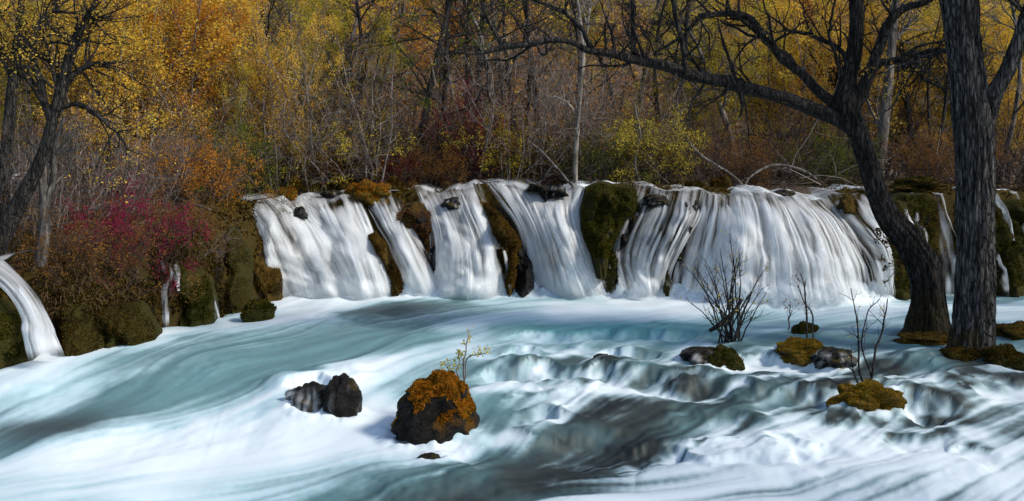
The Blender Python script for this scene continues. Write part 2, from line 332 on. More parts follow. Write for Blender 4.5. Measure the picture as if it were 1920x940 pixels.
def box(a, r, ax):
    a = np.moveaxis(a, ax, 0); p = np.concatenate([np.repeat(a[:1], r + 1, 0), a, np.repeat(a[-1:], r, 0)]); cs = np.cumsum(p, 0)
    return np.moveaxis((cs[2 * r + 1:] - cs[:-2 * r - 1]) / (2 * r + 1), 0, ax)
def blur(a, r): return box(box(box(box(a, r, 0), r, 1), r, 0), r, 1) if r else a
def lic(src, n, h):
    I0, J0 = np.meshgrid(np.arange(NX, dtype=np.float32), np.arange(NY, dtype=np.float32)); acc = src.copy(); wsum = 1.0
    for sgn in (1, -1):
        I, J = I0.copy(), J0.copy()
        for k in range(n):
            ii = np.clip(I, 0, NX - 1).astype(np.int32); jj = np.clip(J, 0, NY - 1).astype(np.int32)
            I += sgn * h * di[jj, ii]; J += sgn * h * dj[jj, ii]
            ii = np.clip(I + .5, 0, NX - 1).astype(np.int32); jj = np.clip(J + .5, 0, NY - 1).astype(np.int32)
            wk = 1 - (k / n) ** 2; acc += wk * src[jj, ii]; wsum += wk
    acc /= wsum; return (acc - acc.mean()) / acc.std()
r2 = np.random.default_rng(5)
S0 = lic(r2.normal(size=(NY, NX)), 44, 1.3); S0 = box(box(S0, 1, 0), 1, 1); S0 /= S0.std()
S1 = lic(blur(r2.normal(size=(NY, NX)), 1), 40, 1.5)
S2 = lic(blur(r2.normal(size=(NY, NX)), 3), 40, 2.6)
S3 = lic(blur(r2.normal(size=(NY, NX)), 11), 40, 3.5)
S3 /= S3.std(); S3 = np.clip(S3, -2.5, 2.5)
# humps of water over sunken rock: photo points along the lip (left to right), rise, width before and after the lip (m), dip after, foam after
RIDGES = [([(925, 640), (1000, 628), (1100, 624), (1200, 622), (1290, 628), (1340, 640)], .12, 1.0, .16, .12, .55),
          ([(850, 700), (940, 690), (1040, 690), (1130, 692), (1210, 705)], .13, .7, .13, .16, .55),
          ([(1150, 720), (1230, 708), (1300, 712), (1380, 716)], .10, .5, .2, .12, .45),
          ([(1330, 668), (1420, 672), (1500, 678), (1580, 670)], .10, .5, .18, .10, .5),
          ([(1360, 745), (1450, 738), (1560, 735), (1600, 745)], .10, .6, .2, .12, .5),
          ([(1640, 765), (1700, 750), (1780, 752), (1850, 770)], .17, .7, .22, .15, .35),
          ([(1620, 690), (1700, 680), (1790, 690)], .08, .5, .2, .08, .35),
          ([(1780, 720), (1860, 712), (1960, 715)], .08, .5, .2, .08, .35),
          ([(930, 860), (990, 830), (1080, 805), (1180, 795), (1260, 800)], .11, .6, .3, .10, .25),
          ([(900, 770), (960, 745), (1050, 735), (1130, 745)], .08, .6, .25, .08, .3),
          ([(1180, 780), (1300, 765), (1400, 775), (1480, 800)], .09, .5, .25, .08, .3),
          ([(525, 742), (570, 722), (625, 716), (668, 732)], .16, .5, .10, .10, .5),
          ([(790, 850), (840, 835), (930, 835)], .10, .4, .2, .06, .4),
          ([(-100, 740), (120, 720), (330, 690), (560, 680)], .09, 1.6, .9, .13, 0),
          ([(-60, 860), (200, 790), (450, 760), (660, 740)], .10, .8, 1.0, .06, .15),
          ([(600, 925), (740, 905), (900, 915), (1010, 925)], .10, .5, .4, .06, .2),
          ([(1300, 905), (1500, 880), (1700, 890), (1900, 860)], .08, .6, .5, .05, .1),
          ([(580, 625), (700, 590), (850, 572)], .06, .9, .6, .06, .1)]
Z = ZB + .06 * fbm(RX * .5, RY * .5, 1.0, 3); RF = np.zeros_like(RX); DARK = np.zeros_like(RX)
jit = .30 * fbm(RX * 1.6, RY * 1.3, 8.0, 4)
r3 = np.random.default_rng(77)
for k in range(34):
    a_, b_ = r3.uniform(930, 1930), 655 + 215 * r3.random() ** 1.2; l_ = r3.uniform(25, 75) * (.7 + (b_ - 640) / 200); sl_ = r3.normal(0, .10)
    RIDGES.append(([(a_ - l_, b_ + sl_ * l_ + r3.normal() * 4), (a_ - l_ * .3, b_ - 5 + r3.normal() * 3), (a_ + l_ * .4, b_ - 4 + r3.normal() * 3), (a_ + l_, b_ - sl_ * l_ + r3.normal() * 4)], r3.uniform(.04, .08) * (1 - .4 * (b_ > 780)), r3.uniform(.25, .5), r3.uniform(.07, .14), r3.uniform(.05, .10), r3.uniform(.3, .55)))
FULL = (RX, RY, Z, RF, DARK, jit)
for pts, amp, wu, wd, dip, fo in RIDGES:
    pj = [on_water(*p)[1] for p in pts]; j0, j1 = np.searchsorted(yy, min(pj) - 4.5 * wd - .6), np.searchsorted(yy, max(pj) + 2.2 * wu + 1.2); j0, j1 = max(j0, 0), min(max(j1, j0 + 2), NY)
    RX, RY, Z, RF, DARK, jit = [A_[j0:j1] for A_ in FULL]
    P = np.array([on_water(*p) for p in pts])[:, :2]; P = spline(np.c_[P, np.zeros(len(P))], 12)[:, :2]; L = np.linalg.norm(np.diff(P, axis=0), axis=1).sum()
    best = np.full(RX.shape, 1e9); D = np.zeros_like(RX); TT = np.zeros_like(RX)
    for i in range(11):
        a, b = P[i], P[i + 1]; ab = b - a; t = np.clip(((RX - a[0]) * ab[0] + (RY - a[1]) * ab[1]) / (ab @ ab), 0, 1)
        dx, dy = RX - a[0] - t * ab[0], RY - a[1] - t * ab[1]; d = np.hypot(dx, dy); m_ = d < best
        best = np.where(m_, d, best); D = np.where(m_, np.where(ab[0] * dy - ab[1] * dx < 0, d, -d), D); TT = np.where(m_, (i + t) / 11, TT)
    tap = smooth(0, .22, np.minimum(TT, 1 - TT))
    D = D + jit
    up_ = np.exp(-np.where(D < 0, (D / wu) ** 2, (D / wd) ** 2)); dn = np.where(D > 0, (D / (2 * wd)) * np.exp(1 - D / (2 * wd)), 0)
    near = np.where(D < 0, np.exp(-(np.maximum(best - wu * 1.6, 0) / .4) ** 2), np.exp(-(np.maximum(best - wd * 2.2, 0) / (1.1 * wd + .1)) ** 2))
    Z += .72 * tap * (amp * up_ - dip * dn) * near
    RF[:] = np.maximum(RF, fo * tap * np.where(D > .3 * wd, np.exp(-((D - 1.6 * wd) / (3.2 * wd + .15)) ** 2), 0)); DARK[:] = np.maximum(DARK, (fo > .12) * tap * np.exp(-((D - .2 * wd) / (.8 * wd + .05)) ** 2))
RX, RY, Z, RF, DARK, jit = FULL
# foam seen in the photograph: x0, y0, x1, y1, half width, strength (+ white, - clear)
STROKES = [(480, 556, 1640, 560, 12, .9), (500, 575, 640, 580, 18, .8), (1640, 572, 1960, 580, 14, .45), (1050, 585, 1300, 588, 16, .55), (1280, 575, 1660, 585, 16, .5), (430, 606, 620, 600, 10, .55), (300, 625, 430, 612, 10, .4), (60, 680, 300, 640, 16, .5),
           (640, 590, 860, 562, 13, -.7), (860, 560, 1130, 560, 6, -.6), (520, 640, 780, 610, 14, -.25), (930, 620, 1330, 625, 10, -.35), (450, 680, 800, 640, 22, -.35), (230, 740, 560, 690, 22, -.5), (0, 835, 240, 745, 24, -.75),
           (0, 700, 180, 720, 40, .45), (0, 760, 110, 760, 30, .35), (620, 690, 880, 655, 15, .4), (380, 780, 720, 690, 20, .5), (660, 720, 740, 780, 35, .6), (0, 870, 700, 800, 36, .75), (300, 850, 760, 850, 40, .55), (0, 925, 330, 925, 22, .2), (300, 930, 600, 915, 22, .2), (480, 905, 700, 880, 18, -.1),
           (600, 935, 1000, 925, 16, -.45), (980, 655, 1130, 662, 8, .6), (900, 675, 1050, 672, 7, .5), (900, 735, 1250, 735, 9, .6), (1280, 650, 1330, 655, 10, .4), (1280, 700, 1420, 690, 9, .5), (880, 770, 1000, 790, 20, -.35), (950, 870, 1250, 800, 30, -.75), (1000, 890, 1150, 880, 14, -.4),
           (1150, 745, 1350, 780, 12, .25), (820, 860, 940, 830, 14, .6), (1180, 930, 1500, 880, 30, .6), (1300, 860, 1900, 840, 22, .25), (1150, 965, 1900, 960, 30, .3), (1300, 830, 1560, 820, 16, .5), (1560, 860, 1920, 900, 34, .5), (1200, 770, 1500, 760, 14, -.35), (1300, 730, 1560, 760, 10, -.45), (1650, 790, 1790, 785, 16, -.5), (1780, 770, 1920, 800, 18, .1), (1580, 700, 1920, 680, 14, -.5), (1700, 650, 1920, 640, 14, -.35), (1850, 735, 1930, 735, 12, .3), (1350, 640, 1700, 640, 14, -.45), (1880, 600, 1960, 605, 8, .4), (560, 705, 640, 700, 10, -.2), (1420, 745, 1560, 720, 8, .35)]
FO = .34 - .07 * smooth(1000, 800, PX) + .10 * smooth(1150, 1350, PX) * smooth(780, 860, PY) + .12 * fbm(RX * 1.1, RY * .9, 21., 4)
for (a, b, e, f_, wd, v) in STROKES:
    ax, ay = e - a, (f_ - b); t = np.clip(((PX - a) * ax + (PY - b) * ay) / (ax * ax + ay * ay), 0, 1)
    d2 = ((PX - a - t * ax) / (wd * 2.2)) ** 2 + ((PY - b - t * ay) / wd) ** 2; FO += v * np.exp(-d2)
COLLARS = [(800, 812, 166), (640, 778, 70), (590, 770, 100), (815, 866, 50), (1625, 762, 118), (1500, 668, 98), (1358, 680, 56), (1565, 678, 76), (1320, 676, 80), (1882, 682, 80)]
for (a_, b_, w_) in COLLARS:
    q = on_water(a_, b_); rr_ = w_ * q[1] / F / 2; dd_ = np.hypot(RX - q[0], (RY - q[1]) * 1.1); FO += .35 * np.exp(-((dd_ - rr_ * 1.05) / .16) ** 2)
DF = ybase(RX) - RY; FO += 1.0 * smooth(-4.6, -4.0, RX) * smooth(7.8, 7.0, RX) * np.exp(-(np.maximum(DF - .25 - .62 * np.exp(-((RX - 5.1) / 1.6) ** 4), 0) / .45) ** 2)
left = smooth(1000, 700, PX - 0 * PY); ZR = smooth(840, 1120, PX + 2.2 * np.maximum(PY - 830, 0) + 70 * fbm(RX * .8, RY * .8, 31., 3)) * smooth(640, 690, PY)
foam = FO + RF - .5 * DARK * ZR + (.12 - .03 * ZR) * S3 + (.10 + .05 * ZR) * S2 * (.55 + .45 * smooth(9, 14, RY)) + (.065 + .055 * ZR) * S1 + (.055 + .04 * ZR) * S0
foam = smooth(.02, 1.02, foam) * ZR + (1 - ZR) * smooth(-.12, 1.22, foam)
nearw = smooth(9, 15, RY)
Z += (.0015 + .0125 * nearw) * S2 * (.6 + .5 * ZR) + (.0012 + .002 * nearw) * S1 * (.5 + ZR) + (.004 + .016 * nearw) * S3
DF = ybase(RX) - RY; INF = smooth(-4.6, -4.0, RX) * smooth(7.8, 7.0, RX)
Z += INF * .40 * np.exp(-((DF - .40 - .62 * np.exp(-((RX - 5.1) / 1.6) ** 4)) / .30) ** 2) * (.30 + 1.1 * np.abs(fbm(RX * 2.6, RY * 2.6, 6., 4)))
for (a_, b_, w_) in COLLARS:
    q = on_water(a_, b_); rr_ = w_ * q[1] / F / 2; dd_ = np.hypot(RX - q[0], (RY - q[1]) * 1.1); Z += .07 * np.exp(-((dd_ - rr_) / .10) ** 2) * (.35 + np.abs(fbm(RX * 3, RY * 3, 2., 3)))
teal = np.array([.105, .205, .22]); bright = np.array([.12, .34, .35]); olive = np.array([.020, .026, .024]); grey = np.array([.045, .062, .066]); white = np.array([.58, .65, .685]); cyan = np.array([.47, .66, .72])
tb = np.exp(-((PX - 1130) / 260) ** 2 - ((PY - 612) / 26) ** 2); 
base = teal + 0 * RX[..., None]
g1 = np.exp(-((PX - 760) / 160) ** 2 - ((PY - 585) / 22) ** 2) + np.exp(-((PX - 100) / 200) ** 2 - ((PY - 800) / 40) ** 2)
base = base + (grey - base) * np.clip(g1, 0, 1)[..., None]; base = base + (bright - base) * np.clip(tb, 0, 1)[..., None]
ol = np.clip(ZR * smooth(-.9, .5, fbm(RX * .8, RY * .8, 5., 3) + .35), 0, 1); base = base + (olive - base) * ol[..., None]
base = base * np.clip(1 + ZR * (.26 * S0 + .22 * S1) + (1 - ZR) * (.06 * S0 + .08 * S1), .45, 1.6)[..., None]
mid = np.clip(foam * 2, 0, 1)[..., None]; hi = np.clip(foam * 2 - 1, 0, 1)[..., None]
cy = cyan * (1 - .35 * ZR[..., None]) + .0
colr = base + (cy * .75 - base) * mid ** 1.3; colr = colr + (white - colr) * hi
RIV = np.stack([RX, RY, Z], -1)
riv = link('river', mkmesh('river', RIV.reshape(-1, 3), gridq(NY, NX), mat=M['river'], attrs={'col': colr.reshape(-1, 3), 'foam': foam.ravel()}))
tag(riv, 'turquoise river with white foam streaming from the falls', kind='structure')
def rz(x, y):
    j = np.clip(np.searchsorted(yy, y), 1, NY - 1); i = int(np.clip((x / hw[j] + 1) / 2 * (NX - 1), 0, NX - 1)); return float(Z[j, i])

# shallow water running over the terrace to the crest
tx, ty = np.meshgrid(np.linspace(-5.2, 11, 320), np.linspace(0, 1, 60)); TY = ybase(tx) + .70 + ty * 2.6; TZ = ztop(tx) + .035 * (ty * 2.6) + .02 + .05 * fbm(tx * 1.5, TY * 2.2, 3., 3) - .10 * smooth(.8, 1, ty) - .25 * smooth(.12, 0, ty)
tf = smooth(-.5, .6, fbm(tx * 1.3, TY * 2.5, 12., 4) + .1 + .2 * smooth(.7, 0, ty))[..., None]; tcol = np.array([.03, .04, .04]) * (1 - tf) + np.array([.74, .80, .83]) * tf
tag(link('terrace_water', mkmesh('terrace_water', np.stack([tx, TY, TZ], -1).reshape(-1, 3), gridq(60, 320), mat=M['river'], attrs={'col': tcol.reshape(-1, 3), 'foam': tf.ravel()})), 'shallow white water rushing over the crest', kind='structure')
# ------------------------------------------------------------------ waterfalls
def edge(pts, n):
    p = np.asarray(pts, float); t = (p[:, 1] - p[0, 1]) / (p[-1, 1] - p[0, 1]); q = np.linspace(0, 1, n)
    e = np.stack([np.interp(q, t, p[:, 0]), np.interp(q, t, p[:, 1])], 1)
    if n > 40: k = 8; x = np.concatenate([2 * e[0, 0] - e[k:0:-1, 0], e[:, 0], 2 * e[-1, 0] - e[-2:-k - 2:-1, 0]]); e[:, 0] = np.convolve(x, np.ones(2 * k + 1) / (2 * k + 1), 'valid')
    return e
def face_y(px, py, off):
    y = np.full(np.shape(px), 22.4)
    for _ in range(8):
        x = (px - 960) / F * y; z = H - (py - HY) / F * y; zt = ztop(x)
        y = ybase(x) + .85 * (1 - np.sqrt(np.clip(1 - np.clip(z / zt, 0, 1) ** 2, 0, 1))) - off
    return y
def waterfall(Lp, Rp, label, seed, dens=.75, contrast=.5, off=.22, bulge=.25, ledges=10, back=2.2, depth=None, freq=None, sunk=.12, name='waterfall', crest=None, soft=.13, backw=1.0, nstr=0):
    r = np.random.default_rng(seed); n_t = 84; wpx = max(abs(Rp[0][0] - Lp[0][0]), abs(Rp[-1][0] - Lp[-1][0])); n_s = int(np.clip(wpx * .75, 20, 220))
    L, R = edge(Lp, n_t), edge(Rp, n_t); s = np.linspace(0, 1, n_s)
    px = L[:, :1] + (R[:, :1] - L[:, :1]) * s; py = L[:, 1:] + (R[:, 1:] - L[:, 1:]) * s
    t = np.linspace(0, 1, n_t)[:, None] + 0 * s
    wm = wpx * .011; fr = freq or wm * 7.5
    if wpx < 50: soft = .5
    if depth is None and back:
        yt = 23.2; xt = (px[0] - 960) / F * yt; pt = HY + F * (H - ztop(xt) - .04) / (ybase(xt) + .8); py = pt[None] + (py - py[:1]) / (py[-1:] - py[:1]) * (py[-1:] - pt[None])
    py = py + (1 - t) ** 2 * 7 * pn(s[None] * wm * 2.2 + seed * 1.7, 0.5, seed) * (depth is None)
    jw = .018 * pn(s[None] * fr * .35 + seed, t * 2.0, seed); sj = s[None] + jw * (0.3 / max(wm, .3))
    st1 = pn(sj * fr + seed * 3.1, t * 2.6, 1.7) ; st2 = pn(sj * fr * 2.7 + seed, t * 4.5, 4.4); st3 = pn(sj * fr * .4, t * 1.0 + seed, 9.1)
    out = bulge * np.sin(np.pi * np.clip(s, 0, 1))[None] ** 1.3 * (.35 + .65 * np.sqrt(t)); gap = np.zeros_like(t)
    for _ in range(ledges):
        s0, t0, w_ = r.uniform(.05, .95), r.uniform(.04, .8), r.uniform(.25, .7) / max(wm, .8); b = np.exp(-((s[None] - s0) / w_) ** 2)
        tt = t - t0 - .10 * ((s[None] - s0) / w_) ** 2
        out = out + r.uniform(.06, .16) * b * smooth(0, .10, tt) * smooth(.9, .3, tt); gap += b * np.exp(-((tt - .22) / .12) ** 2) * r.uniform(.1, .5)
    dsp = out + .014 * st1 + .005 * st2 + .03 * st3
    if depth is None: y = face_y(px, py, off) - dsp
    else: y = np.interp(t, np.linspace(0, 1, len(depth)), depth) - dsp
    X = (px - 960) / F * y; Zc = H - (py - HY) / F * y
    X = (px - 960) / F * (y + dsp); Zc = H - (py - HY) / F * (y + dsp)
    es = np.minimum(s, 1 - s)[None] / soft + .9 * st1 + .9 * st2 + .5 * st3 * t - .3 * smooth(.3, 0, t) * (depth is None) + .1
    st4 = pn(sj * fr * 6.5 + seed, t * 7, 2.2)
    a = dens + .01 + contrast * (.60 * st1 + .42 * st2 + .30 * st4 + .42 * st3) - gap * .35 + .35 * smooth(.6, .95, t) - (depth is None) * smooth(.30, .0, t) * (.22 + .7 * np.maximum(0, fbm(s[None] * wm * 1.6, t * 6, seed + 2., 3)))
    a = np.clip(a, 0, 1) * smooth(-.1, 1.1, es) * (1 - .9 * smooth(.86, 1, t) * (sunk > 0))
    if depth is not None and not back: a = a * smooth(0, .15, t)
    strands = []
    if nstr:
        for _ in range(max(2, int(nstr * wm))):
            t0 = r.uniform(0, .12) if r.random() < .45 else r.uniform(.05, .62); t1 = min(1.0, t0 + r.uniform(.35, .95)); w_ = r.choice([r.uniform(.05, .12), r.uniform(.10, .34)]) / max(wm, .2) * min(1, wm / .6); s0 = r.uniform(.03, .97)
            u, v = np.meshgrid(np.linspace(0, 1, 7), np.linspace(0, 1, 24)); head = .35 + .65 * np.sqrt(np.clip(v / .12, 0, 1)); tt = t0 + (t1 - t0) * v
            sw = np.clip(s0 + w_ * (u - .5) * head * (.75 + .5 * v) + .25 * w_ * pn(v * 1.5, s0 * 9, seed), 0, 1); fi, fj = tt * (n_t - 1), sw * (n_s - 1); i = np.minimum(fi.astype(int), n_t - 2); j = np.minimum(fj.astype(int), n_s - 2); fi -= i; fj -= j
            G = lambda A: (A[i, j] * (1 - fj) + A[i, j + 1] * fj) * (1 - fi) + (A[i + 1, j] * (1 - fj) + A[i + 1, j + 1] * fj) * fi
            cr = 1 - (2 * u - 1) ** 2; o_ = r.uniform(.02, .10); yy_ = G(y) - o_ * smooth(0, .16, v) - .018 * cr * head
            al = cr ** .9 * smooth(0, .07, v) * (1 - .8 * smooth(.55, 1, v) * (t1 < .97)) * np.clip(.8 + .5 * pn(sw * fr * 3.5, tt * 5, seed + 1.), 0, 1) * r.uniform(.65, 1) * (1 - .9 * smooth(.88, 1, tt))
            strands.append((np.stack([G(X), yy_, G(Zc)], -1), np.clip(al, 0, 1)))
    if sunk:
        m2 = np.linspace(0, 1, 8)[1:, None]; X = np.vstack([X, np.repeat(X[-1:], 7, 0)]); y = np.vstack([y, y[-1:] - .12 * m2]); Zc = np.vstack([Zc, Zc[-1:] - (sunk + .25) * m2]); a = np.vstack([a, np.repeat(a[-1:], 7, 0)])
    if back:
        m2 = np.linspace(1, 0, 30)[:-1, None] * back; xc = X[0].mean()
        bx = xc + (X[:1] - xc) * (1 + (backw - 1) * m2 / back) ; by = y[:1] + m2; bz = Zc[:1] + .05 * smooth(0, .4, m2) + .02 * m2 + .03 * pn(bx * 3, by * 2.0, 2.)
        ba = np.clip(a[:1] * .4 + .45 + .8 * pn(bx * 2.2, by * 3.2, seed), 0, 1) * smooth(0, 1, np.minimum(s, 1 - s)[None] / .1 + .5 * pn(bx * 2, by * 2, 7.)) * smooth(0, .5, m2[::-1] * 0 + (back - m2) + .02)
        X = np.vstack([bx, X]); y = np.vstack([by, y]); Zc = np.vstack([bz, Zc]); a = np.vstack([ba, a])
    V = np.stack([X, y, Zc], -1); b0 = V[-1, n_s // 2].copy(); VV, QQ, AA, nn_ = [V.reshape(-1, 3)], [gridq(*X.shape)], [a.ravel()], X.size
    for sv, sa in strands: VV.append(sv.reshape(-1, 3)); QQ.append(gridq(*sa.shape) + nn_); AA.append(sa.ravel()); nn_ += sa.size
    o = link(name, mkmesh(name, np.concatenate(VV) - b0, np.concatenate(QQ), mat=M['fall'], attrs={'dens': np.concatenate(AA)}), loc=b0)
    tag(o, label, 'waterfall', 'waterfalls along the tufa ledge'); return o
waterfall([(440, 368), (462, 400), (474, 430), (484, 470), (506, 515), (524, 558)], [(575, 366), (625, 405), (660, 440), (684, 480), (702, 515), (722, 558)], 'broad white fall beside the mossy bank, widest of the three before the dark block', 1, nstr=12, dens=.76, ledges=16, contrast=.6)
waterfall([(535, 348), (550, 390), (585, 430), (622, 480), (640, 558)], [(672, 356), (690, 390), (705, 432), (728, 490), (746, 558)], 'white fall pouring past the orange moss clump onto the curved mossy rib', 2, nstr=12, dens=.74, ledges=12, contrast=.62, off=.30)
waterfall([(672, 380), (705, 430), (732, 470), (748, 515), (756, 556)], [(750, 385), (772, 440), (800, 480), (822, 515), (850, 556)], 'thin veil of water sliding down dark rock right of the curved mossy rib', 3, nstr=9, dens=.5, contrast=.75, ledges=6)
waterfall([(770, 352), (795, 400), (808, 450), (806, 500), (800, 556)], [(902, 352), (920, 400), (942, 440), (955, 490), (962, 556)], 'tall white fall with straight sides between littered rock and mossy rib', 4, nstr=12, dens=.76, contrast=.6, ledges=14)
waterfall([(900, 345), (940, 385), (968, 430), (978, 480), (982, 556)], [(1108, 345), (1092, 390), (1098, 430), (1122, 485), (1160, 556)], 'bright fall sweeping down beside the big dark mossy block', 5, nstr=12, dens=.88, contrast=.5, ledges=10, bulge=.4)
waterfall([(1190, 366), (1170, 410), (1150, 450), (1142, 490), (1168, 554)], [(1325, 368), (1318, 410), (1290, 450), (1262, 500), (1250, 554)], 'narrow streaky fall between the big dark mossy block and the widest fall', 6, nstr=9, dens=.52, contrast=.8, ledges=12)
waterfall([(1312, 368), (1300, 410), (1280, 460), (1262, 510), (1255, 552)], [(1545, 368), (1585, 410), (1615, 460), (1632, 510), (1645, 566)], 'widest fan-shaped fall behind the bare leafless bush', 7, nstr=12, dens=.74, contrast=.62, ledges=30, bulge=.75, off=.3)
waterfall([(1530, 362), (1560, 400), (1600, 450), (1625, 500), (1638, 556)], [(1640, 366), (1655, 400), (1668, 450), (1672, 500), (1676, 556)], 'veiled fall tumbling just left of the leaning dark trunk', 8, nstr=9, dens=.4, contrast=.8, ledges=8, off=.2)
waterfall([(925, 333), (920, 342), (915, 354)], [(1000, 331), (1012, 342), (1020, 354)], 'small step of white water above the bright fall', 20, dens=.6, contrast=.8, ledges=3, depth=[25.0, 24.6, 24.4], back=0, sunk=.05)
waterfall([(1700, 385), (1702, 420), (1706, 470)], [(1722, 385), (1728, 420), (1736, 470)], 'broken trickle on dark moss between the big trunks', 21, dens=.35, contrast=.9, ledges=3, off=.3, back=.6, sunk=0)
waterfall([(1682, 370), (1680, 395), (1682, 425)], [(1694, 370), (1698, 395), (1716, 428)], 'thin trickle right beside the leaning dark trunk', 9, dens=.5, contrast=.85, ledges=2, off=.25, sunk=0, back=1.0)
waterfall([(1752, 375), (1758, 420), (1760, 480), (1765, 560)], [(1768, 375), (1778, 420), (1788, 480), (1790, 560)], 'slim white fall seen between the two big trunks', 10, dens=.5, contrast=.85, ledges=4, off=.2, back=1.0)
waterfall([(1862, 372), (1872, 410), (1885, 450)], [(1872, 372), (1888, 410), (1896, 450)], 'thin trickle over dark moss right of the thick furrowed trunk', 11, dens=.5, contrast=.85, ledges=2, off=.2, sunk=0, back=.8)
waterfall([(1898, 372), (1908, 420), (1915, 460)], [(1908, 372), (1920, 420), (1930, 460)], 'thin trickle over dark moss at the right edge', 12, dens=.5, contrast=.85, ledges=2, off=.2, sunk=0, back=.8)
waterfall([(1862, 470), (1868, 500), (1873, 548)], [(1868, 470), (1878, 500), (1886, 548)], 'small low spout at pool level right of the thick furrowed trunk', 14, dens=.75, contrast=.4, ledges=1, off=.35, back=0)
waterfall([(-75, 498), (-20, 522), (22, 558), (44, 602), (58, 668)], [(8, 488), (45, 520), (80, 568), (104, 618), (124, 664)], 'rounded fall spilling from the bank at the left edge', 15, dens=.6, contrast=.6, ledges=2, nstr=8, depth=[15.75, 15.45, 15.2, 15.0, 14.85, 14.75], back=1.2, bulge=.2)
waterfall([(368, 508), (385, 535), (398, 570), (404, 604)], [(374, 508), (395, 535), (408, 570), (415, 604)], 'thin curved spout leaping from the mossy bank', 16, dens=.85, contrast=.3, ledges=0, depth=[18.9, 18.5, 18.3, 18.2], back=0, bulge=.02, freq=2)
waterfall([(300, 485), (305, 520), (300, 560), (306, 612)], [(318, 485), (325, 520), (318, 560), (318, 612)], 'broken trickles dripping under the magenta bush', 17, dens=.12, contrast=.9, ledges=0, depth=[17.6, 17.3, 17.2, 17.1], back=0, bulge=.03)
waterfall([(316, 486), (322, 515), (330, 545)], [(336, 486), (340, 515), (338, 545)], 'short twin trickle on the moss under the magenta bush', 18, dens=.15, contrast=.9, ledges=0, depth=[18.2, 17.85, 17.75], back=0, bulge=.03, sunk=0)
waterfall([(262, 580), (268, 605), (266, 636)], [(270, 580), (280, 605), (284, 636)], 'small spout low on the bank under the trailing twigs', 19, dens=.4, contrast=.6, ledges=0, depth=[16.6, 16.4, 16.3], back=0, bulge=.03, freq=2)
for i, (a, b, e, f_, yd, lb) in enumerate([(1545, 285, 1575, 330, 34, 'far white cascade glimpsed left of the slender leaning trunk'), (1648, 300, 1680, 342, 32, 'far white cascade glimpsed right of the slender leaning trunk'), (1350, 285, 1385, 335, 35, 'far white cascade glimpsed through the thicket behind the widest fall'), (1780, 282, 1800, 310, 36, 'far white cascade glimpsed left of the thick furrowed trunk'), (1440, 338, 1500, 362, 26, 'low white cascade on the terrace above the widest fall'), (34, 322, 52, 340, 19.5, 'far white cascade glimpsed behind the leaning left trunk')]):
    waterfall([(a, b), (a - 4, f_)], [(e, b), (e + 5, f_)], lb, 30 + i, dens=.6, contrast=.7, ledges=4, depth=[yd + .3, yd], back=0, sunk=.1)

